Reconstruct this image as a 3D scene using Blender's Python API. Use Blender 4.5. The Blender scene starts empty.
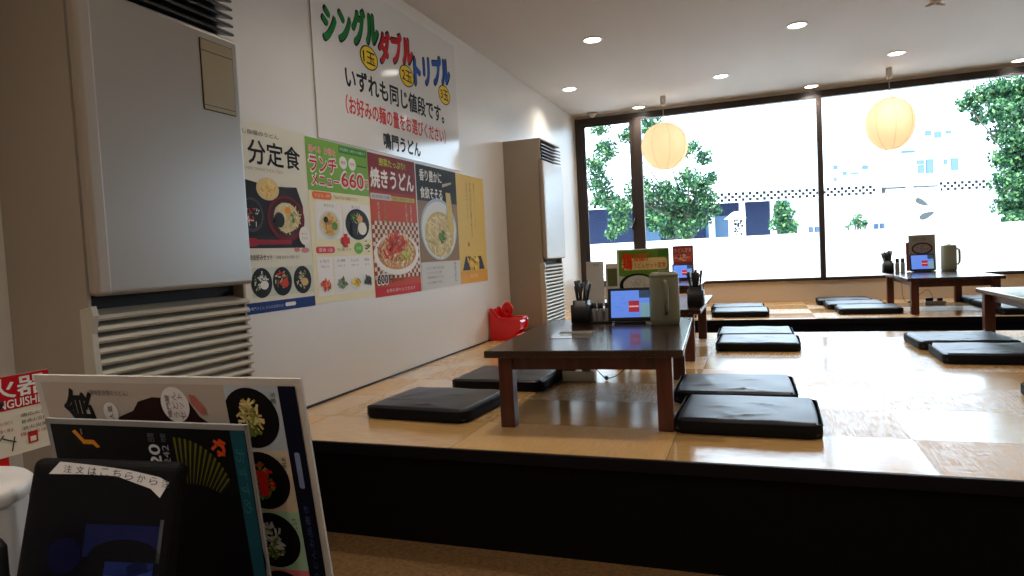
import bpy, bmesh, math, random
from mathutils import Vector, Matrix
PI = math.pi
SC = bpy.context.scene
COL = SC.collection

# ------------------------------------------------------------------ camera, world, sun, exposure
cam_d = bpy.data.cameras.new('camera'); cam = bpy.data.objects.new('camera', cam_d); COL.objects.link(cam)
cam_d.sensor_width = 36.0; cam_d.lens = 670.0/1024*36; cam_d.clip_start = 0.02; cam_d.clip_end = 500
rm = Matrix(((0.93850019, 0.03083448, 0.34389915), (0.34148359, 0.06437805, -0.93768034), (-0.05105244, 0.9974491, 0.04988935)))
cam.matrix_world = Matrix.Translation((0, 0, 0.78)) @ rm.to_4x4()
SC.camera = cam
SC.view_settings.view_transform = 'Standard'; SC.view_settings.look = 'None'
SC.view_settings.exposure = 0.13; SC.view_settings.gamma = 1.0; SC.view_settings.use_curve_mapping = False
SC.cycles.use_denoising = True
SC.cycles.max_bounces = 10; SC.cycles.diffuse_bounces = 5; SC.cycles.glossy_bounces = 4
SC.cycles.sample_clamp_indirect = 8.0; SC.cycles.caustics_reflective = False; SC.cycles.caustics_refractive = False

wd = bpy.data.worlds.new('sky'); SC.world = wd; wd.use_nodes = True
bg = wd.node_tree.nodes['Background']; bg.inputs[0].default_value = (0.64, 0.81, 1.0, 1); bg.inputs[1].default_value = 6.6
sun_d = bpy.data.lights.new('sun', 'SUN'); sun_d.energy = 7.0; sun_d.angle = 0.01; sun_d.color = (1, .95, .86)
sun = bpy.data.objects.new('sun', sun_d); COL.objects.link(sun)
sun.rotation_euler = (math.radians(38), 0, math.radians(-28))      # high, from behind the building
sun.rotation_euler = Vector((0.35, 0.62, -0.95)).to_track_quat('-Z', 'Y').to_euler()
pt_d = bpy.data.lights.new('window_daylight', 'AREA'); pt_d.shape = 'RECTANGLE'; pt_d.size = 7.6; pt_d.size_y = 2.3
pt_d.cycles.is_portal = True
pt = bpy.data.objects.new('window_daylight', pt_d); COL.objects.link(pt)
pt.location = (1.5, 9.16, 1.40); pt.rotation_euler = Vector((0, -1, 0)).to_track_quat('-Z', 'Y').to_euler()

XW = -2.322      # left wall
YWIN = 9.25      # window wall
ZC = 2.636       # ceiling
ZG = -0.42       # ground floor (platform top is 0)
XR = 6.4; YB = -3.2

# ------------------------------------------------------------------ materials
MATS = {}
def mat(name, col, rough=0.5, metal=0.0, spec=0.5, emit=None, es=0.0, bump=0.0, bscale=40.0, vary=0.0, vscale=3.0, coat=0.0, stretch=(1, 1, 1)):
    if name in MATS: return MATS[name]
    m = bpy.data.materials.new(name); m.use_nodes = True; nt = m.node_tree; b = nt.nodes['Principled BSDF']
    b.inputs['Base Color'].default_value = (*col, 1); b.inputs['Roughness'].default_value = rough
    b.inputs['Metallic'].default_value = metal; b.inputs['Specular IOR Level'].default_value = spec
    b.inputs['Coat Weight'].default_value = coat; b.inputs['Coat Roughness'].default_value = 0.08
    if emit: b.inputs['Emission Color'].default_value = (*emit, 1); b.inputs['Emission Strength'].default_value = es
    if bump or vary:
        tc = nt.nodes.new('ShaderNodeTexCoord'); mp = nt.nodes.new('ShaderNodeMapping'); mp.inputs['Scale'].default_value = stretch
        nt.links.new(tc.outputs['Object'], mp.inputs[0])
        if bump:
            n = nt.nodes.new('ShaderNodeTexNoise'); n.inputs['Scale'].default_value = bscale; nt.links.new(mp.outputs[0], n.inputs[0])
            bp = nt.nodes.new('ShaderNodeBump'); bp.inputs['Strength'].default_value = bump; bp.inputs['Distance'].default_value = 0.01
            nt.links.new(n.outputs[0], bp.inputs['Height']); nt.links.new(bp.outputs[0], b.inputs['Normal'])
        if vary:
            n = nt.nodes.new('ShaderNodeTexNoise'); n.inputs['Scale'].default_value = vscale; n.inputs['Detail'].default_value = 5; nt.links.new(mp.outputs[0], n.inputs[0])
            r = nt.nodes.new('ShaderNodeValToRGB'); r.color_ramp.elements[0].position = .3; r.color_ramp.elements[1].position = .7
            r.color_ramp.elements[0].color = (*[c*(1-vary) for c in col], 1); r.color_ramp.elements[1].color = (*[min(1, c*(1+vary)) for c in col], 1)
            nt.links.new(n.outputs[0], r.inputs[0]); nt.links.new(r.outputs[0], b.inputs['Base Color'])
    MATS[name] = m; return m

def flat(r, g, b, rough=0.55):
    """printed ink of a given sRGB 0..255 colour"""
    k = 'ink_%d_%d_%d' % (r, g, b)
    l = lambda v: ((v/255+0.055)/1.055)**2.4 if v > 10 else v/255/12.92
    return mat(k, (l(r), l(g), l(b)), rough, spec=.12)

M_wall = mat('wall_paint', (.70, .68, .64), .38, bump=.05, bscale=60, vary=.03, vscale=1.2)
M_wall_b = mat('wall_beige', (.66, .57, .46), .6, bump=.05, bscale=60)
M_ceil = mat('ceiling_paper', (.58, .54, .50), .8, bump=.12, bscale=90, vary=.03, vscale=2, stretch=(1, .2, 1))
M_dark = mat('riser_dark', (.0035, .003, .003), .7, spec=.1)
M_navy = mat('riser_navy', (.004, .005, .014), .6, spec=.15)
M_edge = mat('platform_edging', (.006, .005, .007), .45, spec=.15)
M_frame = mat('window_frame_bronze', (.030, .020, .016), .45)
M_tabtop = mat('table_top_wood', (.030, .011, .006), .22, vary=.35, vscale=7, stretch=(6, .5, 6), coat=.35, bump=.02, bscale=12)
M_tableg = mat('table_leg_wood', (.085, .021, .010), .35, vary=.35, vscale=7, stretch=(6, 6, .5))
M_vinyl = mat('cushion_vinyl', (.009, .011, .020), .40, bump=.06, bscale=14, spec=.7)
M_band = mat('cushion_side_vinyl', (.006, .0065, .009), .6, spec=.15)
M_seam = mat('cushion_piping', (.005, .005, .006), .6, spec=.2)
M_acside = mat('unit_side_enamel', (.35, .30, .24), .5, vary=.04, vscale=2)
M_acedge = mat('unit_edge_enamel', (.37, .32, .26), .42)
M_acpanel = mat('unit_panel_metal', (.34, .315, .28), .28, metal=.12, spec=.5)
M_vane = mat('vane_dark', (.022, .021, .021), .35)
M_louver = mat('louver_cream', (.52, .49, .40), .4)
M_black = mat('black_void', (.004, .004, .004), .7)
M_cover = mat('control_cover', (.30, .235, .105), .35)
M_blackt = mat('tablet_black', (.003, .003, .0035), .6, spec=.12)
M_blackp = mat('black_plastic', (.010, .010, .012), .42)
M_olive = mat('pitcher_plastic', (.26, .28, .20), .42)
M_olived = mat('pitcher_handle', (.20, .22, .155), .4)
M_white = mat('white_plastic', (.72, .70, .67), .35)
M_red = mat('red_plastic', (.75, .008, .012), .28, coat=.3)
M_paper = mat('paper_white', (.70, .69, .66), .5)
M_acryl = mat('acrylic_rim', (.50, .48, .46), .3)
M_greyground = mat('carpet_brown', (.20, .105, .035), .8, vary=.35, vscale=60, bump=.3, bscale=150)
M_cord = mat('cord_black', (.01, .01, .01), .5)
M_trim = mat('downlight_trim', (.75, .73, .70), .4)
M_lens = mat('downlight_lens', (.9, .9, .9), .3, emit=(1, .95, .85), es=9)
M_concrete = mat('forecourt_concrete', (.78, .78, .78), .9)
M_bark = mat('tree_bark', (.10, .085, .065), .9, bump=.4, bscale=20)
M_leaf = [mat('leaf_%d' % i, c, .5, spec=.25) for i, c in enumerate([(.006, .040, .015), (.018, .090, .034), (.13, .26, .09)])]
M_bluewall = mat('shopfront_blue', (.008, .018, .055), .5, spec=.2)
M_blueglass = mat('shopfront_glass', (.03, .08, .15), .3)
M_postw = mat('post_white', (.75, .77, .8), .5)
M_farwall = mat('far_wall', (.80, .82, .85), .8)
M_farwin = mat('far_window', (.06, .11, .19), .5)
M_fargrey = mat('far_leaf_grey', (.028, .031, .031), .6)

def glass_mat():
    m = bpy.data.materials.new('window_glass'); m.use_nodes = True; nt = m.node_tree; nt.nodes.clear()
    o = nt.nodes.new('ShaderNodeOutputMaterial'); mx = nt.nodes.new('ShaderNodeMixShader'); t = nt.nodes.new('ShaderNodeBsdfTransparent'); g = nt.nodes.new('ShaderNodeBsdfGlossy')
    f = nt.nodes.new('ShaderNodeFresnel'); f.inputs[0].default_value = 1.25; g.inputs['Roughness'].default_value = .02; t.inputs[0].default_value = (.97, .985, .98, 1)
    nt.links.new(f.outputs[0], mx.inputs[0]); nt.links.new(t.outputs[0], mx.inputs[1]); nt.links.new(g.outputs[0], mx.inputs[2]); nt.links.new(mx.outputs[0], o.inputs[0]); return m
M_glass = glass_mat()

def floor_mat():
    """wood-look woven sheet tiles .87 x .485 m, grain direction and gloss alternating tile by tile"""
    m = bpy.data.materials.new('platform_sheet_tiles'); m.use_nodes = True; nt = m.node_tree; b = nt.nodes['Principled BSDF']; N = nt.nodes.new; L = nt.links.new
    tc = N('ShaderNodeTexCoord'); sp = N('ShaderNodeSeparateXYZ'); L(tc.outputs['Object'], sp.inputs[0])
    def mth(op, a, c=None, d=None):
        n = N('ShaderNodeMath'); n.operation = op
        for i, v in enumerate((a, c, d)):
            if v is None: continue
            if isinstance(v, (int, float)): n.inputs[i].default_value = v
            else: L(v, n.inputs[i])
        return n.outputs[0]
    u = mth('DIVIDE', mth('ADD', sp.outputs[0], .335+8.7), .87); v = mth('DIVIDE', mth('ADD', sp.outputs[1], -2.39+9.7), .485)
    iu = mth('FLOOR', u); iv = mth('FLOOR', v); fu = mth('FRACT', u); fv = mth('FRACT', v)
    par = mth('MODULO', mth('ADD', iu, iv), 2)
    wn = N('ShaderNodeTexWhiteNoise'); wn.noise_dimensions = '2D'; cb = N('ShaderNodeCombineXYZ'); L(iu, cb.inputs[0]); L(iv, cb.inputs[1]); L(cb.outputs[0], wn.inputs[0])
    rnd = wn.outputs[0]
    # seams
    seam = mth('MAXIMUM', mth('GREATER_THAN', mth('ABSOLUTE', mth('SUBTRACT', fu, .5)), .4975), mth('GREATER_THAN', mth('ABSOLUTE', mth('SUBTRACT', fv, .5)), .4955))
    # grain noises, stretched along x or y
    def nz(sx, sy, sc, det=3):
        mp = N('ShaderNodeMapping'); mp.inputs['Scale'].default_value = (sx, sy, 1); L(tc.outputs['Object'], mp.inputs[0])
        n = N('ShaderNodeTexNoise'); n.inputs['Scale'].default_value = sc; n.inputs['Detail'].default_value = det; L(mp.outputs[0], n.inputs[0]); return n.outputs[0]
    gx = nz(1, 16, 9); gy = nz(16, 1, 9)
    mx = N('ShaderNodeMix'); mx.data_type = 'FLOAT'; L(par, mx.inputs[0]); L(gx, mx.inputs[2]); L(gy, mx.inputs[3]); g = mx.outputs[0]
    r = N('ShaderNodeValToRGB'); L(g, r.inputs[0]); r.color_ramp.elements[0].position = .25; r.color_ramp.elements[1].position = .75
    r.color_ramp.elements[0].color = (.56, .325, .115, 1); r.color_ramp.elements[1].color = (.77, .485, .20, 1)
    hs = N('ShaderNodeHueSaturation'); L(r.outputs[0], hs.inputs['Color']); L(mth('ADD', mth('MULTIPLY', rnd, .22), .88), hs.inputs['Value'])
    mc = N('ShaderNodeMix'); mc.data_type = 'RGBA'; L(mth('MULTIPLY', seam, .6), mc.inputs[0]); L(hs.outputs[0], mc.inputs[6]); mc.inputs[7].default_value = (.12, .06, .025, 1)
    L(mc.outputs[2], b.inputs['Base Color'])
    # woven grid: lowers gloss in every other tile
    weave = mth('MAXIMUM', mth('GREATER_THAN', nz(1, 16, 9, 1), .54), mth('GREATER_THAN', nz(16, 1, 9, 1), .54))
    ro = mth('ADD', mth('MULTIPLY', par, .14), mth('MULTIPLY', rnd, .08))
    ro = mth('ADD', ro, mth('MULTIPLY', g, .08)); ro = mth('ADD', ro, mth('MULTIPLY', mth('MULTIPLY', par, weave), .14))
    L(mth('ADD', ro, .05), b.inputs['Roughness'])
    b.inputs['Specular IOR Level'].default_value = .72
    b.inputs['Coat Weight'].default_value = 0.0
    bp = N('ShaderNodeBump'); bp.inputs['Strength'].default_value = .16; bp.inputs['Distance'].default_value = .004
    L(mth('ADD', g, mth('MULTIPLY', seam, -1.5)), bp.inputs['Height']); L(bp.outputs[0], b.inputs['Normal'])
    return m
M_floor = floor_mat()

# ------------------------------------------------------------------ mesh helpers
class MB:
    def __init__(s): s.v = []; s.f = []; s.mi = []; s.sm = []; s.mats = []; s.T = Matrix.Identity(4)
    def m(s, mt):
        if mt not in s.mats: s.mats.append(mt)
        return s.mats.index(mt)
    def add(s, vs, fs, mt=None, smooth=False):
        k = len(s.v); s.v += [tuple(s.T @ Vector(p)) for p in vs]; i = s.m(mt) if mt else 0
        for f in fs: s.f.append([k+j for j in f]); s.mi.append(i); s.sm.append(smooth)
    def bm(s, bm, mt=None, smooth=False):
        bm.verts.index_update(); s.add([v.co[:] for v in bm.verts], [[v.index for v in f.verts] for f in bm.faces], mt, smooth); bm.free()
    def box(s, x0, x1, y0, y1, z0, z1, mt=None, bev=0.0, seg=2):
        bm = bmesh.new(); bmesh.ops.create_cube(bm, size=1)
        for v in bm.verts: v.co = Vector(((x0+x1)/2+v.co.x*(x1-x0), (y0+y1)/2+v.co.y*(y1-y0), (z0+z1)/2+v.co.z*(z1-z0)))
        if bev: bmesh.ops.bevel(bm, geom=bm.edges[:], offset=min(bev, .49*min(x1-x0, y1-y0, z1-z0)), segments=seg, profile=.5, affect='EDGES')
        s.bm(bm, mt, False)
    def prism(s, pts, a0, a1, axis='y', mt=None):
        """polygon pts (2D) swept along axis"""
        n = len(pts)
        def P(p, a): return {'y': (p[0], a, p[1]), 'x': (a, p[0], p[1]), 'z': (p[0], p[1], a)}[axis]
        vs = [P(p, a0) for p in pts]+[P(p, a1) for p in pts]
        fs = [list(range(n))[::-1], list(range(n, 2*n))]+[[i, (i+1) % n, n+(i+1) % n, n+i] for i in range(n)]
        s.add(vs, fs, mt)
    def lathe(s, prof, c=(0, 0, 0), n=24, mt=None, sx=1, sy=1, power=2):
        vs = []; fs = []; k = len(prof)
        for i in range(n):
            a = 2*PI*i/n; ca, sa = math.cos(a), math.sin(a)
            q = (abs(ca)**power+abs(sa)**power)**(-1/power)
            for r, z in prof: vs.append((c[0]+r*ca*q*sx, c[1]+r*sa*q*sy, c[2]+z))
        for i in range(n):
            j = (i+1) % n
            for t in range(k-1): fs.append([i*k+t, j*k+t, j*k+t+1, i*k+t+1])
        s.add(vs, fs, mt, True)
        if prof[0][0] > 1e-6: s.add([vs[i*k] for i in range(n)][::-1], [list(range(n))], mt)
        if prof[-1][0] > 1e-6: s.add([vs[i*k+k-1] for i in range(n)], [list(range(n))], mt)
    def tube(s, pts, r, n=8, mt=None):
        pts = [Vector(p) for p in pts]; rs = r if isinstance(r, (list, tuple)) else [r]*len(pts)
        vs = []; fs = []
        for i, p in enumerate(pts):
            d = (pts[min(i+1, len(pts)-1)]-pts[max(i-1, 0)]).normalized()
            a = d.cross(Vector((0, 0, 1)) if abs(d.z) < .9 else Vector((1, 0, 0))).normalized(); b = d.cross(a)
            for j in range(n): t = 2*PI*j/n; vs.append(p+(a*math.cos(t)+b*math.sin(t))*rs[i])
        for i in range(len(pts)-1):
            for j in range(n): fs.append([i*n+j, i*n+(j+1) % n, (i+1)*n+(j+1) % n, (i+1)*n+j])
        fs.append(list(range(n))[::-1]); fs.append([(len(pts)-1)*n+j for j in range(n)])
        s.add(vs, fs, mt, True)
    def build(s, name, mt=None, parent=None, loc=None):
        me = bpy.data.meshes.new(name); me.from_pydata(s.v, [], s.f)
        if mt and not s.mats: s.mats = [mt]
        for m_ in s.mats: me.materials.append(m_)
        me.polygons.foreach_set('material_index', s.mi); me.polygons.foreach_set('use_smooth', s.sm); me.update()
        o = bpy.data.objects.new(name, me); COL.objects.link(o)
        if parent: o.parent = parent
        if loc: o.location = loc
        return o

def tag(o, label=None, cat=None, group=None, kind=None):
    if label: o['label'] = label
    if cat: o['category'] = cat
    if group: o['group'] = group
    if kind: o['kind'] = kind
    return o
def thing(name, label, cat, loc=(0, 0, 0), rz=0, group=None):
    o = bpy.data.objects.new(name, None); COL.objects.link(o); o.location = loc; o.rotation_euler = (0, 0, rz); o.empty_display_size = .05
    return tag(o, label, cat, group)
def struct(name, mb, mt=None, parent=None):
    o = mb.build(name, mt, parent)
    if not parent: o['kind'] = 'structure'
    return o
def copy_tree(o, parent=None):
    c = o.copy(); COL.objects.link(c)
    if parent: c.parent = parent
    for ch in list(o.children): copy_tree(ch, c)
    return c

# ------------------------------------------------------------------ printed matter
TXT = {}
def text_mesh(s_, weight=0.0):
    k = (s_, weight)
    if k in TXT: return TXT[k]
    c = bpy.data.curves.new('t', 'FONT'); c.body = s_; c.offset = weight; c.resolution_u = 3; c.space_line = .95; c.fill_mode = 'FRONT'
    o = bpy.data.objects.new('t', c); COL.objects.link(o)
    bpy.context.view_layer.update()
    me = bpy.data.meshes.new_from_object(o.evaluated_get(bpy.context.evaluated_depsgraph_get()))
    vs = [(v.co.x, v.co.y) for v in me.vertices]; fs = [list(p.vertices) for p in me.polygons]
    bpy.data.objects.remove(o); bpy.data.curves.remove(c); bpy.data.meshes.remove(me)
    TXT[k] = (vs, fs); return TXT[k]
class Art:
    """a printed sheet: frame O + U*u + V*v + N*n; everything lands in one mesh"""
    def __init__(s, O, U, V, step=.0006):
        s.mb = MB(); s.O = Vector(O); s.U = Vector(U).normalized(); s.V = Vector(V).normalized(); s.N = s.U.cross(s.V); s.step = step
    def P(s, u, v, l=0): return s.O+s.U*u+s.V*v+s.N*(l*s.step)
    def sheet(s, u0, u1, v0, v1, t, m, rim=None):
        """a solid board of thickness t behind layer 0"""
        k = t/s.step; c = [(u0, v0), (u1, v0), (u1, v1), (u0, v1)]
        vs = [s.P(*p, 0) for p in c]+[s.P(*p, -k) for p in c]
        s.mb.add(vs, [[0, 1, 2, 3]], m); s.mb.add(vs, [[7, 6, 5, 4]]+[[i, i+4, (i+1) % 4+4, (i+1) % 4] for i in range(4)], rim or m)
    def poly(s, pts, m, l=1): s.mb.add([s.P(u, v, l) for u, v in pts], [list(range(len(pts)))], m)
    def rect(s, u0, u1, v0, v1, m, l=1): s.poly([(u0, v0), (u1, v0), (u1, v1), (u0, v1)], m, l)
    def ell(s, u, v, ru, rv, m, l=1, n=28, a0=0, a1=2*PI):
        s.poly([(u+ru*math.cos(a0+(a1-a0)*i/n), v+rv*math.sin(a0+(a1-a0)*i/n)) for i in range(n if a1-a0 > 6.2 else n+1)], m, l)
    def rrect(s, u0, u1, v0, v1, m, l=1, r=None):
        r = r or (v1-v0)*.45; pts = []
        for cx, cy, a in ((u1-r, v1-r, 0), (u0+r, v1-r, PI/2), (u0+r, v0+r, PI), (u1-r, v0+r, 1.5*PI)):
            for i in range(5): pts.append((cx+r*math.cos(a+i*PI/8), cy+r*math.sin(a+i*PI/8)))
        s.poly(pts, m, l)
    def text(s, t, u0, u1, v0, v1, m, l=2, w=0.0, rot=0, keep=False, shear=0):
        vs, fs = text_mesh(t, 0)
        if not vs: return
        if rot: vs = [(-y, x) for x, y in vs] if rot == 1 else [(y, -x) for x, y in vs]
        a, b = min(p[0] for p in vs), max(p[0] for p in vs); c, d = min(p[1] for p in vs), max(p[1] for p in vs)
        ku, kv = (u1-u0)/(b-a), (v1-v0)/max(d-c, 1e-6)
        if keep: ku = kv = min(ku, kv)
        em_ = abs(kv if not rot else ku)*w; n = 8 if w else 1
        for i in range(n):
            du, dv = (em_*math.cos(2*PI*i/n), em_*math.sin(2*PI*i/n)) if w else (0, 0)
            s.mb.add([s.P(u0+du+(x-a)*ku, v0+dv+(y-c)*kv+shear*(x-a)/(b-a), l+i*.04) for x, y in vs], fs, m)
    def strokes(s, u, v, ru, rv, mats, n, ln, wd, seed, l=3):
        """loose short strokes inside an ellipse (noodles, toppings)"""
        rg = random.Random(seed)
        for i in range(n):
            a = rg.uniform(0, 2*PI); q = rg.random()**.5; cu, cv = u+ru*q*math.cos(a), v+rv*q*math.sin(a); t = rg.uniform(0, PI)
            du, dv = math.cos(t)*ln/2, math.sin(t)*ln/2; pu, pv = -math.sin(t)*wd/2, math.cos(t)*wd/2
            s.poly([(cu-du-pu, cv-dv-pv), (cu+du-pu, cv+dv-pv), (cu+du+pu, cv+dv+pv), (cu-du+pu, cv-dv+pv)], mats[i % len(mats)], l+(i % 7)*.3)

# ------------------------------------------------------------------ room shell
b = MB(); b.box(XW-.12, XW, YB, YWIN+.12, ZG, ZC+.1); struct('wall_left', b, M_wall)
b = MB(); b.box(XR, XR+.12, YB, YWIN+.12, ZG, ZC+.1); struct('wall_right', b, M_wall)
b = MB(); b.box(XW-.12, XR+.12, YB-.12, YB, ZG, ZC+.1); struct('wall_back', b, M_wall_b)
b = MB(); b.box(XW, XR, YWIN-.02, YWIN+.12, ZG, .262); struct('wall_under_window', b, M_wall_b)
b = MB(); b.box(XW, XR, YWIN-.02, YWIN+.12, 2.605, ZC); struct('wall_over_window', b, M_wall)
b = MB(); b.box(5.45, XR, YWIN-.02, YWIN+.12, .262, 2.605); struct('wall_beside_window', b, M_wall)
b = MB(); b.box(XW-.12, XR+.12, YB-.12, YWIN+.12, ZC, ZC+.12); struct('ceiling', b, M_ceil)
b = MB(); b.box(XW, XR, YB, YWIN, ZG-.1, ZG); struct('floor', b, M_greyground)
# near platform and window platform with a dark walkway between them
b = MB(); b.box(XW, XR, 2.455, 6.13, -.045, 0); struct('floor_platform', b, M_floor)
b = MB(); b.box(XW, XR, 2.44, 2.455, -.05, -.0008, bev=.003); struct('trim_1', b, M_edge)
b = MB(); b.box(XW, XR, 2.47, 6.12, ZG, -.045); struct('wall_platform_riser', b, M_dark)
b = MB(); b.box(XW, XR, 6.13, 6.145, -.05, -.0008, bev=.003); struct('trim_2', b, M_edge)
b = MB(); b.box(XW, XR, 7.145, 7.16, -.05, -.0008, bev=.003); struct('trim_3', b, M_edge)
b = MB(); b.box(XW, XR, 7.16, YWIN-.02, -.045, 0); struct('floor_window_platform', b, M_floor)
b = MB(); b.box(XW, XR, 7.17, YWIN-.03, ZG, -.045); struct('wall_window_platform_riser', b, M_navy)
b = MB(); b.box(XW, -1.965, .75, 2.44, ZG, 0); struct('floor_ledge', b, M_dark)
b = MB(); b.box(XW, XW+.006, 2.46, 6.13, 0, .012); struct('baseboard_left', b, M_edge)

# windows: head, sill, jamb, mullions
def window(name, x0, x1, sash=0.0, side=.06, handle=False):
    z0, z1 = .262, 2.605
    f = MB()
    f.box(x0, x0+side, 9.20, 9.29, z0, z1); f.box(x1-side*.5, x1, 9.20, 9.29, z0, z1)
    f.box(x0+side, x1-side*.5, 9.20, 9.29, z0, z0+.035); f.box(x0+side, x1-side*.5, 9.20, 9.29, z1-.085, z1)
    w = struct(name, f, M_frame)
    if sash:
        q = MB(); a0, a1 = x0+side, x1-side*.5
        q.box(a0, a0+sash, 9.21, 9.25, z0+.035, z1-.085, bev=.004); q.box(a1-sash, a1, 9.21, 9.25, z0+.035, z1-.085, bev=.004)
        q.box(a0+sash, a1-sash, 9.21, 9.25, z0+.035, z0+.035+sash, bev=.004); q.box(a0+sash, a1-sash, 9.21, 9.25, z1-.085-sash*.7, z1-.085, bev=.004)
        q.build('sash', M_frame, w)
    g = MB(); g.box(x0+side*.8, x1-side*.4, 9.235, 9.241, z0+.03, z1-.08); g.build('glass_pane', M_glass, w)
    if handle:
        h = MB(); h.box(x1-.07, x1-.035, 9.165, 9.21, 1.13, 1.20, bev=.005); h.tube([(x1-.055, 9.17, 1.18), (x1-.075, 9.155, 1.10), (x1-.10, 9.15, 1.03)], [.011, .010, .007]); h.build('handle', M_blackp, w)
    return w
window('window_1', XW, -1.48, sash=.05, side=.085, handle=True)
window('window_2', -1.48, .80, side=.07)
window('window_3', .80, 3.2, side=.012)
window('window_4', 3.2, 5.45, side=.05)
b = MB(); b.box(.750, .812, 9.19, 9.30, .262, 2.575, bev=.004); struct('trim_4', b, M_frame)

# ------------------------------------------------------------------ low tables
def make_table(label, w=.885, d=1.34, ix=.072, iy=.05, group='low dark wooden tables'):
    t = thing('low_table', label, 'table', group=group)
    m = MB(); m.box(0, w, 0, d, .323, .355, bev=.004); m.build('tabletop', M_tabtop, t)
    m = MB()
    m.box(.085, w-.085, .062, .084, .262, .323); m.box(.085, w-.085, d-.084, d-.062, .262, .323)
    m.box(.082, .104, .085, d-.085, .262, .323); m.box(w-.104, w-.082, .085, d-.085, .262, .323); m.build('apron', M_tableg, t)
    for x in (ix, w-ix-.066):
        for y in (iy, d-iy-.066):
            q = MB(); q.box(x, x+.066, y, y+.066, 0, .323, bev=.004); q.build('leg', M_tableg, t)
    return t
t1 = make_table('dark wooden low table in front, standing nearest to the platform edge', .865, 1.29, .050, .045); t1.location = (-1.158, 2.745, 0); t1.rotation_euler = (0, 0, math.radians(3.2))
def tcopy(loc, label, w=1.0):
    o = copy_tree(t1); o.location = loc; o.rotation_euler = (0, 0, 0); o['label'] = label; return o
t2 = tcopy((-1.222, 4.56, 0), 'dark wooden low table directly behind the front table, mostly hidden by it')
t3 = make_table('dark wooden low table on the window platform under the right paper lantern', .80, 1.37, .035, .022); t3.location = (1.36, 7.37, 0)
t4 = copy_tree(t3); t4.location = (1.525, 4.50, 0); t4['label'] = 'dark wooden low table cut by the right edge of the photo'
t5 = tcopy((-1.44, 7.37, 0), 'dark wooden low table on the window platform at the left, below the left lantern')

# ------------------------------------------------------------------ floor cushions
def cushion_mesh(seed, w=.575, d=.5, h=.06):
    rg = random.Random(seed); n = 30; ph = [rg.uniform(0, 6) for _ in range(6)]
    wr = [(rg.uniform(-.2, .2), rg.uniform(-.2, .2), rg.uniform(0, PI), rg.uniform(.05, .12)) for _ in range(6)]
    def edge(t): return math.copysign(min(1, abs(t))**.55, t)
    vs = []; fs = []
    for side in (1, -1):
        for i in range(n+1):
            for j in range(n+1):
                s_, t_ = -1+2*i/n, -1+2*j/n
                x, y = s_*w/2, t_*d/2
                e = min(1, (1-max(abs(s_), abs(t_)))/.075); prof = math.sqrt(max(0, 1-(1-e)**2))
                k = 1-.03*(abs(s_*t_))**4*1.5
                if side > 0:
                    z = h*.30+(h*.70)*(.86*prof+.14*(1-s_*s_)*(1-t_*t_)) if prof > 0 else h*.30
                    for (a, c, th, ln) in wr:
                        du = (x-a)*math.cos(th)+(y-c)*math.sin(th); dv = -(x-a)*math.sin(th)+(y-c)*math.cos(th)+.02*math.sin(du*18)
                        z += .0045*math.exp(-(dv/.009)**2)*math.exp(-(du/ln)**2)*prof
                    z += .0018*math.sin(x*22+ph[0])*math.sin(y*17+ph[1])*prof
                else:
                    z = 0.001+(h*.30-.001)*(1-prof)*0.8
                vs.append((x*k, y*k, z))
    N = (n+1)**2
    for s_ in (0, 1):
        for i in range(n):
            for j in range(n):
                a = s_*N+i*(n+1)+j; q = [a, a+n+1, a+n+2, a+1]; fs.append(q if s_ == 0 else q[::-1])
    rim = [i*(n+1) for i in range(n+1)]+[n*(n+1)+j for j in range(1, n+1)]+[i*(n+1)+n for i in range(n-1, -1, -1)]+[j for j in range(n-1, 0, -1)]
    for a, c in zip(rim, rim[1:]+rim[:1]): fs.append([a, a+N, c+N, c])
    m = MB(); m.add(vs, fs, M_vinyl, True)
    # side wall as a soft thick band
    return m, [tuple(vs[r]) for r in rim]
CG = 'black vinyl floor cushions around the low tables'
def make_cushion(seed, w=.575, d=.5, h=.070):
    t = thing('floor_cushion', '', 'cushion', group=CG)
    m, rim = cushion_mesh(seed, w, d, h)
    # boxed side band that bulges a little
    n = len(rim); vs = []; fs = []; prof = [(0.99, .003), (1.0, .010), (1.003, .03), (1.0, h*.70), (.985, h*.80)]
    pts = []
    for i in range(48):
        a = 2*PI*(i+.5)/48; ca, sa = math.cos(a), math.sin(a); q = (abs(ca)**20+abs(sa)**20)**(-1/20); pts.append((w/2*ca*q, d/2*sa*q))
    k = len(prof)
    for x, y in pts:
        for r, z in prof: vs.append((x*r, y*r, z))
    for i in range(48):
        for j in range(k-1): fs.append([i*k+j, ((i+1) % 48)*k+j, ((i+1) % 48)*k+j+1, i*k+j+1])
    m.add(vs, fs, M_band, True); cv = m.build('cover', None, t)
    p = MB(); ring = [(x*.999, y*.999, h*.75) for x, y in pts]; p.tube(ring+[ring[0]], .0028, 6); p.build('piping', M_seam, cv)
    return t
protos = [make_cushion(11), make_cushion(23), make_cushion(37)]
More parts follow.
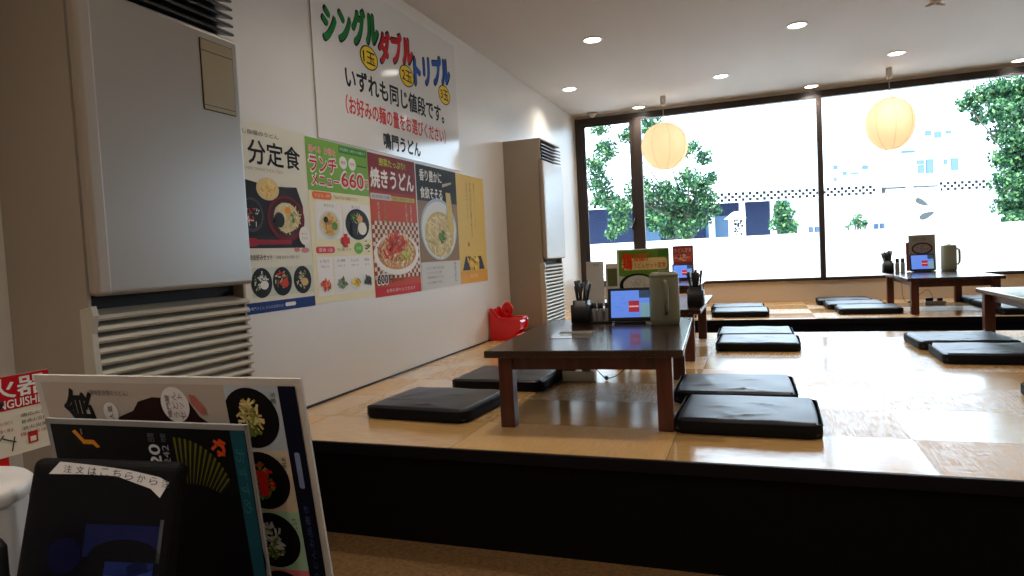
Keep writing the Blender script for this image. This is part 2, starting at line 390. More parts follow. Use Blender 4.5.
cush = [  # cx, cy, rz, proto, z, label
    (-1.565, 3.08, -4, 0, 0, 'black floor cushion left of the front table, nearest the platform edge'),
    (-.058, 3.055, -1.5, 1, 0, 'black creased floor cushion right of the front table, nearest the platform edge'),
    (-1.43, 3.79, 0, 2, 0, 'black floor cushion left of the front table, behind its nearest left neighbour'),
    (-.125, 3.60, 1, 0, 0, 'black floor cushion right of the front table, the second from the edge'),
    (-.01, 5.28, -1, 1, 0, 'black floor cushion right of the second table, bright with window light, front of two'),
    (-.03, 5.81, 0, 2, 0, 'black floor cushion right of the second table, back of two, beside the walkway'),
    (1.32, 4.80, -2, 0, 0, 'black floor cushion left of the table cut by the photo edge, front of two'),
    (1.29, 5.36, 2, 1, 0, 'black floor cushion left of the table cut by the photo edge, back of two'),
    (1.06, 7.73, 0, 2, 0, 'black floor cushion on window platform left of the right table, front of three'),
    (1.00, 8.27, 1, 0, 0, 'black floor cushion on window platform left of the right table, middle of three'),
    (.95, 8.80, -1, 1, 0, 'black floor cushion on window platform left of the right table, nearest the window'),
    (-.18, 7.62, 0, 1, 0, 'black floor cushion on window platform behind the walkway at centre, front of two'),
    (-.22, 8.17, 0, 2, 0, 'black floor cushion on window platform at centre, back of two'),
    (2.36, 7.50, 3, 0, 0, 'black floor cushion right of the table under the right lantern, front of three'),
    (2.40, 8.04, 2, 1, 0, 'black floor cushion right of the table under the right lantern, middle of three'),
    (2.40, 8.58, 3, 2, 0, 'black floor cushion right of the table under the right lantern, nearest the window'),
    (1.45, 3.55, 4, 2, 0, 'black floor cushion on the near platform just touching the right photo edge'),
]
used = set()
for cx, cy, rz, k, z, lb in cush:
    o = protos[k] if k not in used else copy_tree(protos[k]); used.add(k)
    o.location = (cx, cy, z); o.rotation_euler = (0, 0, math.radians(rz)); o['label'] = lb

# ------------------------------------------------------------------ floor-standing air conditioners
def make_ac(label, ybase, w, height=1.895):
    """y from ybase to ybase+w; back on the left wall; front faces +x"""
    D = .402
    t = thing('floor_air_conditioner', label, 'air conditioner', (XW+.001, ybase, 0), group='floor-standing air conditioners')
    m = MB(); m.box(0, D-.105, 0, w, .03, height); m.box(D-.105, D-.044, 0, w, .72, 1.69); m.box(D-.105, D-.044, 0, .012, .03, .72); m.box(D-.105, D-.044, 0, .012, 1.69, height); m.box(D-.105, D-.044, w-.012, w, .03, .72); m.box(.02, D-.09, .02, w-.02, 0, .03); m.build('body', M_acside, t)
    # front casing: rounded vertical edge strips + panel between z .715 and 1.685
    m = MB()
    def sect(y0, y1, z0, z1, mt, x1=D, r=.016, xin=D-.0415):
        m.box(xin, x1, y0, y1, z0, z1, mt, bev=r, seg=4)
    sect(.004, w-.0, .715, 1.685, M_acpanel); m.build('front_panel', None, t)
    m = MB(); m.box(D-.0425, D+.0012, .001, .060, .7155, 1.6845, bev=.014, seg=4); m.build('edge_strip', M_acedge, t)
    # upper outlet: dark cavity and vanes
    m = MB(); m.box(D-.104, D-.084, .013, w-.013, 1.692, height-.013, M_black)
    m.box(D-.0435, D-.02, 0, .012, 1.686, height, M_acside); m.box(D-.10, D-.015, 0, w, height-.012, height, M_acside)
    n = 5
    for i in range(n):
        z = 1.700+i*(height-.03-1.700)/n
        m.prism([(D-.085, z+.022), (D-.01, z+.002), (D-.006, z+.009), (D-.02, z+.020), (D-.085, z+.034)], .014, w-.006, 'y', M_vane)
    m.build('outlet_grille', None, t)
    DF = D; D = D-.036
    # lower intake: cream louvers on a dark cavity
    m = MB(); m.box(D-.069, D-.06, .013, w-.013, .05, .715, M_black); m.box(D-.075, D-.01, 0, w, .03, .06, M_louver)
    m.box(D-.075, D-.045, .03, w-.03, .690, .713, M_black)
    z = .072
    while z < .675:
        m.prism([(D-.058, z+.026), (D+.002, z-.004), (D+.006, z+.004), (D+.000, z+.014), (D-.056, z+.032)], .016, w+.004, 'y', M_louver); z += .0355
    m.build('intake_grille', None, t)
    m = MB(); m.prism([(D-.04, .05), (D+.006, .05), (D+.012, .45), (D+.004, .60), (D+.016, .655), (D+.008, .685), (D-.04, .675)], -.004, .016, 'y'); m.build('grille_end_strip', M_louver, t)
    return t
ac1 = make_ac('large grey-beige floor air conditioner cut by the left photo edge, bowing cream louvers', 1.505, .69)
m = MB(); D = .402
m.box(D-.003, D+.0025, .49, .655, 1.38, 1.645, M_black); m.box(D-.001, D+.004, .4925, .6525, 1.3825, 1.6425, M_cover, bev=.0015)
m.box(D+.003, D+.0046, .4925, .6525, 1.600, 1.6025, M_black); m.box(D+.003, D+.0046, .4925, .6525, 1.398, 1.400, M_black)
m.build('control_cover', None, ac1)['label'] = 'mustard coloured control cover'
ac2 = make_ac('tall beige floor air conditioner in the far corner beside the window', 6.27, .69)

# ------------------------------------------------------------------ posters and price board on the left wall
WX = XW+.0012
def wall_art(): return Art((WX, 0, 0), (0, 1, 0), (0, 0, 1))
K = flat(18, 16, 16); Wt = flat(235, 232, 225); RED = flat(200, 22, 30); GRN = flat(12, 120, 50); BLU = flat(15, 80, 170); YEL = flat(240, 205, 30)

a = wall_art(); a.O.x = XW+.008
M_board = mat('board_gloss', (.74, .74, .72), .10, spec=.6)
a.sheet(3.25, 5.20, 1.50, 2.535, .007, M_board)
for s_, u0, u1, v0, v1, c, sh in (('シングル', 3.365, 3.965, 2.08, 2.275, GRN, .135), ('ダブル', 3.985, 4.44, 2.11, 2.30, RED, .09), ('トリプル', 4.475, 5.07, 2.07, 2.26, BLU, .135)):
    a.text(s_, u0-.012, u1+.012, v0-.012, v1+.012, K, 1, .06, shear=sh); a.text(s_, u0, u1, v0, v1, c, 2.5, .05, shear=sh)
for i, (s_, u, v) in enumerate((('1玉', 3.845, 2.095), ('2玉', 4.345, 2.095), ('3玉', 4.96, 2.085))):
    a.ell(u, v, .108, .078, K, 2); a.ell(u, v, .098, .070, YEL, 3); a.text(s_, u-.07, u+.07, v-.038, v+.04, K, 4, .015)
a.text('いずれも同じ値段です。', 3.56, 4.93, 1.85, 1.985, K, 1, .028)
a.text('（お好みの麺の量をお選びください）', 3.545, 4.94, 1.69, 1.805, flat(205, 50, 50), 1, .022)
a.text('鳴門うどん', 3.97, 4.49, 1.535, 1.64, K, 1, .034)
tag(a.mb.build('price_board'), 'large white board with green, red and blue Japanese lettering above the posters', 'sign')

PG = None
CRM = flat(225, 222, 205); cream2 = flat(238, 226, 178)
nood = [flat(232, 214, 160), flat(214, 190, 130), flat(245, 232, 190)]
def bowl(a, u, v, ru, rv, rim, inner, fills, seed, n=40, l=3, ln=.03, wd=.006):
    a.ell(u, v, ru, rv, rim, l); a.ell(u, v+rv*.04, ru*.86, rv*.84, inner, l+.6)
    a.strokes(u, v, ru*.62, rv*.62, fills, n, ln, wd, seed, l+1.2)
# poster 1
a = wall_art(); a.sheet(2.46, 3.129, .552, 1.508, .0009, CRM)
a.text('だし自慢のうどん', 2.60, 2.91, 1.437, 1.462, flat(90, 85, 80), 2)
a.text('分定食', 2.675, 3.075, 1.295, 1.415, K, 2, .018)
a.text('おつゆの つけもりうどん ごはん', 2.62, 2.93, 1.262, 1.280, flat(150, 145, 140), 2)
a.poly([(2.46, 1.235), (2.70, 1.205), (2.80, 1.19), (2.95, 1.195), (3.03, 1.20), (3.075, 1.10), (3.07, .875), (2.46, .875)], flat(28, 18, 18), 1)
bowl(a, 2.80, 1.175, .085, .058, flat(215, 195, 150), flat(228, 200, 130), [flat(235, 150, 50), flat(240, 215, 150)], 3, 14)
bowl(a, 2.93, 1.03, .150, .120, flat(110, 14, 20), flat(60, 12, 12), nood, 4, 60)
a.ell(2.93, 1.035, .10, .078, flat(222, 205, 160), 4.2); a.strokes(2.95, 1.03, .085, .065, nood+[flat(205, 185, 130)], 50, .05, .006, 5, 4.8)
a.ell(2.87, 1.02, .040, .040, flat(20, 20, 22), 7.5); a.ell(2.94, 1.072, .022, .018, flat(235, 150, 40), 7.6); a.strokes(2.98, 1.045, .02, .035, [flat(90, 140, 60)], 10, .02, .007, 6, 7.5)
bowl(a, 2.67, 1.04, .085, .085, flat(70, 62, 66), flat(25, 20, 22), [flat(210, 60, 60), flat(220, 220, 210), flat(40, 50, 40)], 7, 24)
a.rrect(2.60, 2.96, .893, .918, flat(150, 20, 38), 5); a.ell(2.66, .905, .05, .022, flat(160, 24, 40), 5.2)
a.ell(3.068, .94, .046, .050, Wt, 8); a.text('セット', 3.04, 3.095, .945, .958, flat(170, 80, 80), 9); a.text('うどん', 3.04, 3.095, .92, .935, flat(170, 80, 80), 9)
a.ell(3.0, .865, .025, .012, flat(205, 130, 130), 2); a.ell(3.07, .862, .035, .014, flat(205, 130, 130), 2)
a.text('5種のお好みセット', 2.60, 2.80, .815, .845, K, 2, .01); a.text('各種 お好みで選べます', 2.83, 3.02, .818, .836, flat(120, 120, 120), 2)
for u, c, sd in ((2.72, (232, 232, 228), 11), (2.875, (205, 60, 40), 12), (3.04, (214, 180, 120), 13)):
    a.rect(u-.075, u+.082, .632, .778, flat(205, 210, 195), 1.5)
    a.ell(u-.01, .702, .075, .075, flat(18, 18, 20), 3); a.strokes(u-.02, .705, .05, .05, [flat(60, 90, 40), flat(200, 195, 170), flat(*c)], 34, .02, .008, sd, 4); a.ell(u+.005, .69, .03, .022, flat(*c), 6.5)
a.rect(2.46, 3.129, .552, .607, flat(14, 50, 120), 2); a.text('鳴門うどん からのお知らせ', 2.62, 2.86, .570, .586, flat(190, 200, 215), 3); a.rrect(2.875, 2.96, .570, .590, Wt, 3)
tag(a.mb.build('menu_poster'), 'cream set-meal poster with a red noodle bowl and blue foot, leftmost on the wall', 'poster')
# poster 2
a = wall_art(); a.O.x += .0008; a.sheet(3.13, 3.758, .560, 1.492, .0009, flat(236, 228, 190))
a.rect(3.13, 3.758, 1.197, 1.492, flat(120, 172, 62), 1)
a.text('選べる  お得な', 3.155, 3.41, 1.41, 1.45, flat(235, 225, 215), 2, .05); a.text('選べる  お得な', 3.155, 3.41, 1.41, 1.45, flat(225, 90, 60), 3, .005)
a.text('ランチ', 3.15, 3.415, 1.302, 1.395, Wt, 2, .07); a.text('ランチ', 3.155, 3.41, 1.307, 1.39, RED, 3, .02)
a.text('メニュー', 3.165, 3.435, 1.225, 1.293, Wt, 2, .07); a.text('メニュー', 3.17, 3.43, 1.23, 1.288, RED, 3, .02)
a.text('660', 3.45, 3.70, 1.235, 1.330, Wt, 2, .07); a.text('660', 3.455, 3.695, 1.24, 1.325, RED, 3, .02); a.text('円', 3.705, 3.75, 1.245, 1.30, Wt, 2, .06); a.text('円', 3.708, 3.748, 1.248, 1.297, RED, 3, .01)
a.rect(3.445, 3.745, 1.440, 1.482, flat(40, 130, 45), 2); a.text('平日限定 11時から15時まで', 3.455, 3.735, 1.452, 1.472, flat(220, 235, 200), 3)
for u in (3.485, 3.58): a.ell(u, 1.383, .040, .038, flat(232, 236, 224), 2)
a.text('麺類', 3.46, 3.51, 1.373, 1.394, flat(190, 90, 80), 3); a.text('丼物', 3.555, 3.605, 1.373, 1.394, flat(190, 90, 80), 3); a.rect(3.63, 3.74, 1.375, 1.383, flat(40, 90, 40), 2)
a.rrect(3.16, 3.345, 1.150, 1.192, flat(232, 110, 40), 2); a.text('うどん 1杯', 3.18, 3.33, 1.16, 1.182, Wt, 3); a.text('下記よりひとつお選びください', 3.365, 3.62, 1.160, 1.180, flat(110, 90, 80), 2)
for u0, u1 in ((3.175, 3.44), (3.45, 3.745)): a.rect(u0, u1, .925, 1.14, flat(236, 236, 232), 1.6)
a.text('冷うどん', 3.26, 3.36, 1.108, 1.128, flat(130, 120, 110), 3); a.text('温うどん', 3.54, 3.64, 1.112, 1.130, flat(130, 120, 110), 3)
bowl(a, 3.31, 1.005, .105, .083, flat(205, 222, 224), flat(224, 196, 140), [flat(226, 178, 90), flat(240, 210, 130), flat(205, 140, 60)], 21, 60, ln=.05)
a.ell(3.27, 1.035, .022, .018, flat(25, 22, 22), 7.5); a.ell(3.355, 1.0, .025, .024, flat(90, 140, 50), 7.5)
bowl(a, 3.60, 1.015, .132, .096, flat(22, 22, 24), flat(36, 34, 30), [flat(60, 90, 40), flat(228, 220, 190), flat(30, 28, 26)], 22, 50)
a.ell(3.555, .985, .036, .045, flat(20, 20, 20), 8); a.ell(3.645, .99, .05, .04, flat(235, 232, 222), 8); a.ell(3.62, 1.05, .035, .022, flat(222, 170, 90), 8); a.strokes(3.56, 1.05, .04, .025, [flat(90, 150, 60)], 12, .02, .007, 25, 8)
a.rect(3.435, 3.475, .873, .955, RED, 9); a.rect(3.412, 3.498, .896, .934, RED, 9.1)
a.rrect(3.165, 3.345, .842, .880, flat(215, 60, 84), 2); a.text('定食 1品', 3.19, 3.32, .851, .871, Wt, 3); a.text('下記の小鉢からどうぞ', 3.365, 3.51, .852, .870, flat(110, 90, 80), 2)
a.ell(3.595, .868, .048, .036, flat(110, 180, 60), 3); a.text('お得', 3.57, 3.62, .858, .878, flat(230, 240, 210), 4); a.strokes(3.70, .885, .03, .04, [K], 12, .018, .006, 26, 3)
for i, (u0, c) in enumerate(((3.165, (222, 90, 50)), (3.325, (110, 130, 90)), (3.47, (236, 200, 70)), (3.62, (60, 56, 52)))):
    u1 = u0+(.148 if i < 3 else .12); a.rect(u0, u1, .60, .822, flat(238, 236, 234), 1.6)
    a.text(('いなり', '小鉢', 'てんぷら', '海苔')[i], u0+.03, u1-.03, .787, .805, flat(110, 105, 100), 2); a.text('各種一品', u0+.035, u1-.035, .76, .772, flat(160, 155, 150), 2)
    a.ell((u0+u1)/2, .652, .060, .042, flat(226, 228, 226), 3); a.strokes((u0+u1)/2, .662, .042, .030, [flat(*c), flat(*[min(255, x+25) for x in c]), flat(*[x*3//4 for x in c])], 26, .03, .012, 30+i, 4)
tag(a.mb.build('menu_poster'), 'green-topped lunch poster reading 660 with two bowls and four small dishes', 'poster')
# poster 3
a = wall_art(); a.sheet(3.762, 4.392, .545, 1.485, .0009, flat(196, 72, 34))
a.rect(3.762, 4.392, 1.245, 1.485, flat(130, 22, 24), 1); a.rect(3.762, 4.392, 1.22, 1.245, flat(165, 40, 28), 1)
a.text('野菜たっぷり!', 3.90, 4.25, 1.412, 1.462, flat(190, 200, 60), 2, .03)
a.text('焼きうどん', 3.785, 4.36, 1.265, 1.39, flat(240, 236, 228), 2, .03)
a.rect(3.77, 4.03, 1.185, 1.225, flat(205, 200, 196), 2); a.text('自家製の麺', 3.79, 4.01, 1.195, 1.215, flat(110, 90, 90), 3); a.rect(4.03, 4.36, 1.188, 1.218, flat(200, 190, 90), 2); a.text('野菜と豚肉のうまみ', 4.05, 4.34, 1.194, 1.212, flat(70, 110, 50), 3)
for i in range(10):
    for j in range(7):
        u0, v0 = 3.77+i*.062, .66+j*.055
        if v0 < 1.0+.1*i/10: a.rect(u0, u0+.031, v0, v0+.027, flat(225, 212, 190), 1.3); a.rect(u0+.031, u0+.062, v0+.027, v0+.055, flat(225, 212, 190), 1.3)
        if v0 < 1.0+.1*i/10: a.rect(u0+.031, u0+.062, v0, v0+.027, flat(120, 44, 26), 1.3); a.rect(u0, u0+.031, v0+.027, v0+.055, flat(150, 60, 34), 1.3)
for k_, (u, s_) in enumerate(((3.86, '熱々の鉄板'), (3.94, 'しょうゆ味'), (4.23, 'だし香る'), (4.30, '自慢の味'))):
    a.text('\n'.join(s_), u-.012, u+.012, 1.03+.02*(k_ > 1), 1.17, flat(230, 220, 200) if k_ != 1 else flat(120, 190, 90), 3)
a.ell(4.075, .825, .305, .145, flat(238, 234, 228), 3); a.ell(4.075, .835, .265, .118, flat(206, 150, 96), 3.6)
a.strokes(4.07, .85, .235, .10, nood+[flat(214, 120, 70), flat(190, 70, 40)], 170, .075, .010, 41, 4.2); a.strokes(4.06, .90, .13, .075, [flat(206, 70, 40), flat(226, 120, 80), flat(190, 52, 34)], 70, .04, .018, 42, 6.4)
a.strokes(4.20, .82, .07, .05, [flat(170, 190, 60), flat(225, 210, 110)], 16, .045, .02, 43, 6.6); a.strokes(4.0, .84, .1, .05, [flat(214, 58, 36)], 14, .05, .024, 44, 6.7)
a.text('600', 3.782, 3.925, .625, .695, flat(240, 236, 230), 9, .06); a.text('600', 3.787, 3.92, .63, .69, K, 10, .02); a.text('円', 3.935, 3.985, .632, .680, K, 10, .02); a.text('(税込 650円)', 4.0, 4.14, .634, .66, K, 10)
a.rect(3.762, 4.392, .545, .607, flat(198, 30, 34), 2); a.text('お持ち帰りもできます', 3.90, 4.30, .568, .592, flat(240, 215, 205), 3)
tag(a.mb.build('menu_poster'), 'dark red and orange poster of a heaped fried-noodle plate reading 600', 'poster')
# poster 4
a = wall_art(); a.O.x += .0008; a.sheet(4.408, 5.105, .550, 1.480, .0009, flat(146, 118, 88))
a.rect(4.408, 5.105, 1.215, 1.480, flat(20, 20, 22), 1)
a.text('香り豊かに', 4.46, 4.83, 1.365, 1.45, flat(232, 230, 224), 2, .02); a.text('食欲そそる', 4.46, 4.83, 1.235, 1.32, flat(232, 230, 224), 2, .02)
a.rect(4.408, 5.105, .550, .755, flat(206, 208, 206), 1.2)
a.ell(4.75, 1.005, .315, .240, flat(176, 196, 214), 2); a.ell(4.75, 1.0, .295, .222, flat(226, 230, 232), 2.5); a.ell(4.75, .965, .255, .178, flat(200, 186, 120), 3)
a.strokes(4.75, .955, .22, .15, nood, 150, .09, .012, 51, 3.6); a.strokes(4.79, .95, .06, .05, [flat(50, 120, 40), flat(80, 150, 50)], 60, .022, .010, 52, 6)
a.poly([(4.885, 1.30), (4.975, 1.30), (5.02, .99), (4.90, .99)], flat(222, 204, 130), 7)
for i in range(5): a.poly([(4.888+i*.02, 1.30), (4.894+i*.02, 1.30), (4.912+i*.024, .99), (4.905+i*.024, .99)], flat(196, 172, 100), 7.6)
a.poly([(4.83, 1.335), (5.0, 1.375), (5.0, 1.39), (4.83, 1.362)], flat(190, 180, 160), 8); a.rect(4.86, 4.975, 1.30, 1.345, K, 8.4)
for i, v in enumerate((.71, .675, .64, .60)): a.text(('のどごし豊かな手打ち麺', 'じっくりとった だしの香り', '当店自慢のかけうどん', 'ぜひご賞味ください')[i], 4.50, 4.78-.03*(i % 2), v-.012, v+.008, (flat(90, 120, 150), flat(110, 110, 110))[i % 2], 2)
a.text('\n'.join('かけうどん'), 4.985, 5.02, .585, .745, K, 2, .01)
tag(a.mb.build('menu_poster'), 'black-topped poster of pale noodles lifted from a white bowl', 'poster')
# poster 5 (its sheet bows off the wall a little)
a = wall_art(); a.O.x += .0016; a.sheet(5.10, 5.695, .553, 1.478, .0009, flat(222, 190, 104))
a.rect(5.10, 5.695, .553, .66, flat(222, 160, 62), 1)
for k_, (u, v0, s_) in enumerate(((5.47, 1.02, '揚げたてさくさく'), (5.385, .95, '季節の天ぷら盛り合わせ'), (5.31, 1.10, 'お好みでどうぞ'))): a.text('\n'.join(s_), u-.014, u+.014, v0, 1.42, flat(130, 108, 66), 2)
a.ell(5.30, .885, .02, .02, flat(190, 110, 60), 2)
a.poly([(5.15, .665), (5.63, .665), (5.56, .782), (5.22, .782)], flat(52, 52, 66), 2); a.strokes(5.39, .725, .12, .04, [flat(228, 180, 60), flat(240, 205, 100)], 26, .09, .026, 61, 3)
a.text('天ぷら', 5.30, 5.46, .595, .630, flat(240, 225, 190), 3)
tag(a.mb.build('menu_poster'), 'plain mustard-yellow poster with a small tempura tray, rightmost on the wall', 'poster')

# ------------------------------------------------------------------ ceiling fittings
DL = [(-1.30, 5.93), (.39, 6.43), (-.31, 7.91), (1.41, 7.93), (-1.95, 7.56), (-1.40, 9.02), (.69, 9.04), (2.80, 9.02),
      (-1.30, 3.3), (.7, 3.6), (-.9, .6), (1.4, .6), (3.4, 5.0), (3.6, 2.0), (-1.4, -1.0), (-.3, -1.3), (.9, -1.0), (-1.5, -2.4), (.6, -2.4), (2.4, -1.6)]  # last six are invented lamps behind the viewer, added to brighten the menus
DLAB = ['round downlight above the left wall posters, upper left of the ceiling lights', 'round downlight largest at the top centre of the ceiling', 'round downlight midway between the two lantern cords',
        'round downlight above the right paper lantern, toward the viewer', 'round downlight nearest the left wall corner unit', 'round downlight by the window just left of the left lantern',
        'round downlight by the window beside the centre mullion', 'round downlight by the window at the right photo edge',
        'round downlight over the front table', 'round downlight over the open near platform', 'round downlight over the aisle near the left menu stand', 'round downlight over the aisle behind the viewer', 'round downlight over the right tables', 'round downlight over the right aisle']+['added round fill downlight, unseen behind the viewer, '+q for q in ('nearest the left wall', 'above the back table', 'right of centre', 'left by the back wall', 'middle by the back wall', 'right side of the back area')]
def make_dl():
    t = thing('ceiling_downlight', '', 'ceiling light', group='recessed ceiling downlights')
    m = MB(); m.lathe([(.088, -.001), (.090, -.006), (.084, -.009), (.074, -.006), (.070, -.001)], n=28); tr_ = m.build('trim_ring', M_trim, t)
    m = MB(); m.lathe([(.071, -.001), (.071, -.006), (.04, -.0085), (.0001, -.0085)], n=24); m.build('lens', M_lens, tr_)
    ld = bpy.data.lights.new('downlight_lamp', 'AREA'); ld.shape = 'DISK'; ld.size = .10; ld.energy = 7; ld.color = (1, .88, .76); ld.spread = 2.3
    lo = bpy.data.objects.new('downlight_lamp', ld); COL.objects.link(lo); lo.parent = t; lo.location = (0, 0, -.011)
    return t
dl = make_dl()
for i, ((x, y), lb) in enumerate(zip(DL, DLAB)):
    o = dl if i == 0 else copy_tree(dl); o.location = (x, y, ZC); o['label'] = lb
m = MB(); m.lathe([(.066, 0), (.068, -.016), (.045, -.022), (.040, -.042), (.028, -.050), (.0001, -.052)], n=28)
tag(m.build('smoke_detector', M_acryl, loc=(-2.03, 9.04, ZC-.0005)), 'small cream smoke detector on the ceiling in the window corner', 'smoke detector')
sd = thing('ceiling_speaker', 'small white ceiling fitting clipped by the top photo edge', 'ceiling fitting', (1.41, 6.36, ZC))
m = MB(); m.lathe([(.05, 0), (.05, -.012), (.03, -.018), (.0001, -.018)], n=24); m.build('base', M_trim, sd)
m = MB(); m.tube([(0, 0, -.015), (.05, .02, -.03), (.075, .03, -.028)], [.012, .012, .008]); m.tube([(0, 0, -.015), (-.05, -.01, -.03), (-.07, -.01, -.03)], [.012, .012, .008]); m.build('arm', M_trim, sd)

def paper_mat():
    m = bpy.data.materials.new('lantern_paper'); m.use_nodes = True; nt = m.node_tree; b_ = nt.nodes['Principled BSDF']
    b_.inputs['Base Color'].default_value = (.66, .57, .46, 1); b_.inputs['Roughness'].default_value = .8
    b_.inputs['Emission Color'].default_value = (1, .62, .40, 1); b_.inputs['Emission Strength'].default_value = .26
    n = nt.nodes.new('ShaderNodeTexNoise'); n.inputs['Scale'].default_value = 30; bp = nt.nodes.new('ShaderNodeBump'); bp.inputs['Strength'].default_value = .1
    nt.links.new(n.outputs[0], bp.inputs['Height']); nt.links.new(bp.outputs[0], b_.inputs['Normal'])
    tr = nt.nodes.new('ShaderNodeBsdfTranslucent'); tr.inputs[0].default_value = (.74, .62, .48, 1); mx = nt.nodes.new('ShaderNodeMixShader'); mx.inputs[0].default_value = .4
    o = nt.nodes['Material Output']; nt.links.new(b_.outputs[0], mx.inputs[1]); nt.links.new(tr.outputs[0], mx.inputs[2]); nt.links.new(mx.outputs[0], o.inputs[0])
    return m
M_lantern = paper_mat(); M_seamp = mat('lantern_seam', (.62, .36, .15), .8, emit=(1, .5, .2), es=.25)
def make_lantern():
    t = thing('paper_lantern', '', 'hanging lamp', group='round paper lanterns')
    m = MB(); prof = []; R_ = .283; n = 20
    for i in range(n+1):
        a = -PI/2+.18+(PI-.42)*i/n; prof.append((R_*math.cos(a)*(1+.03*math.sin(a)), R_*1.03*math.sin(a)))
    m.lathe(prof[::1], (0, 0, 2.02), n=48, mt=M_lantern)
    # open the caps again: lathe closes them, so drop the two cap faces
    m.f = m.f[:-2]; m.mi = m.mi[:-2]; m.sm = m.sm[:-2]
    sh_ = m.build('shade', None, t)
    for k_ in range(8):
        q = MB(); a = k_*PI/4+.35; q.tube([(math.cos(a)*(r+.001), math.sin(a)*(r+.001), 2.02+z) for r, z in prof], .0022, 5); q.build('seam', M_seamp, sh_)
    m = MB(); r, z = prof[-1]; m.tube([(r*math.cos(i*PI/12), r*math.sin(i*PI/12), 2.02+z) for i in range(25)], .004, 6)
    m.tube([(-r, 0, 2.02+z), (0, 0, 2.02+z+.01), (r, 0, 2.02+z)], .003, 5); m.build('top_ring', M_trim, t)
    m = MB(); m.tube([(0, 0, ZC-.10), (0, 0, 2.12)], .005, 6); m.build('cord', M_acryl, t)
    m = MB(); m.lathe([(.034, 0), (.036, -.02), (.036, -.075), (.028, -.115), (.012, -.12)], (0, 0, ZC), n=20); m.build('ceiling_rose', M_acryl, t)
    m = MB(); m.lathe([(.018, .12), (.018, .07), (.035, .02), (.045, -.03), (.03, -.07), (.0001, -.085)], (0, 0, 2.02), n=20); m.build('bulb', mat('bulb_glow', (.9, .9, .9), .4, emit=(1, .86, .62), es=14), t)
    ld = bpy.data.lights.new('lantern_lamp', 'POINT'); ld.energy = 4; ld.color = (1, .80, .56); ld.shadow_soft_size = .12
    lo = bpy.data.objects.new('lantern_lamp', ld); COL.objects.link(lo); lo.parent = t; lo.location = (0, 0, 2.02)
    return t
l1 = make_lantern(); l1.location = (-1.028, 8.55, 0); l1['label'] = 'glowing round paper lantern hanging at left in front of the tree'
l2 = copy_tree(l1); l2.location = (1.447, 8.58, 0); l2.rotation_euler = (0, 0, .5); l2.scale = (.89, .89, 1); l2['label'] = 'glowing round paper lantern hanging at right above the far table'

# ------------------------------------------------------------------ things on the tables
TZ = .3555
def make_pitcher(label, loc, rz, handle_side=True):
    t = thing('water_pitcher', label, 'pitcher', loc, rz, group='olive water pitchers')
    m = MB(); m.lathe([(.070, 0), (.076, .006), (.079, .03), (.078, .25), (.075, .275), (.062, .286), (.0001, .288)], n=40, sx=1.0, sy=.80, power=4.5); m.build('body', M_olive, t)
    m = MB(); m.lathe([(.077, .262), (.0785, .264), (.0785, .270), (.077, .272)], n=40, sx=1.0, sy=.80, power=4.5); m.box(-.03, .03, -.012, .012, .286, .296, bev=.004); m.build('lid', M_olived, t)
    m = MB(); m.tube([(0, -.058, .235), (0, -.092, .238), (0, -.108, .222), (0, -.110, .16), (0, -.108, .09), (0, -.094, .070), (0, -.058, .068)], [.012, .012, .013, .013, .013, .012, .012], 10); m.build('handle', M_olived, t)
    return t
p1 = make_pitcher('olive-grey water pitcher with its handle toward us on the front table', (-.482, 3.74, TZ), math.radians(12))
p2 = copy_tree(p1); p2.location = (1.995, 8.62, TZ); p2.rotation_euler = (0, 0, math.radians(100)); p2.scale = (1, 1, 1); p2['label'] = 'olive water pitcher on the far table by the window, handle to the right'

def make_holder(label, loc, kind=0):
    t = thing('chopstick_holder', label, 'chopstick holder', loc, 0, group='black chopstick holders')
    m = MB(); m.lathe([(.052, 0), (.057, .004), (.057, .108), (.045, .112), (.045, .135), (.041, .135), (.041, .02), (.0001, .02)], n=48, power=7); m.build('cup', M_blackp, t)
    return t
def sticks(holder_loc, label, kind, n=13, sc=1.0):
    rg = random.Random(5+kind)
    for i in range(n):
        q = MB(); a = 2*PI*i/n+rg.uniform(-.2, .2); r = .010+.022*(i % 3)/2; x, y = r*math.cos(a), r*math.sin(a); dx, dy = rg.uniform(-.022, .040), rg.uniform(-.02, .02)
        if kind: dx = x*.9; dy = y*.6
        q.tube([(x*.6, y*.6, .022), (x+dx*.6, y+dy*.6, .15), (x+dx*1.2, y+dy, (.240+rg.uniform(-.03, .015))*sc)], [.0045, .0060, .0105 if kind else .0090], 6)
        tag(q.build('chopstick', M_blackp, loc=holder_loc), label, 'chopstick', 'black chopsticks in '+label.split(' in ')[1])
h1 = make_holder('black chopstick holder with loose chopsticks on the front table', (-.977, 3.84, TZ))
h2 = make_holder('black chopstick holder on the second table beside the pitcher', (-.408, 4.85, TZ), 1)
sticks((-.977, 3.84, TZ), 'black chopstick standing in the holder on the front table', 0)
sticks((-.408, 4.85, TZ), 'black chopstick standing in the holder on the second table', 1)
sticks((1.395, 8.60, TZ), 'black chopstick standing in the holder on the far table', 1)
h3 = copy_tree(h2); h3.location = (1.395, 8.60, TZ); h3['label'] = 'black chopstick holder on the far table by the window'

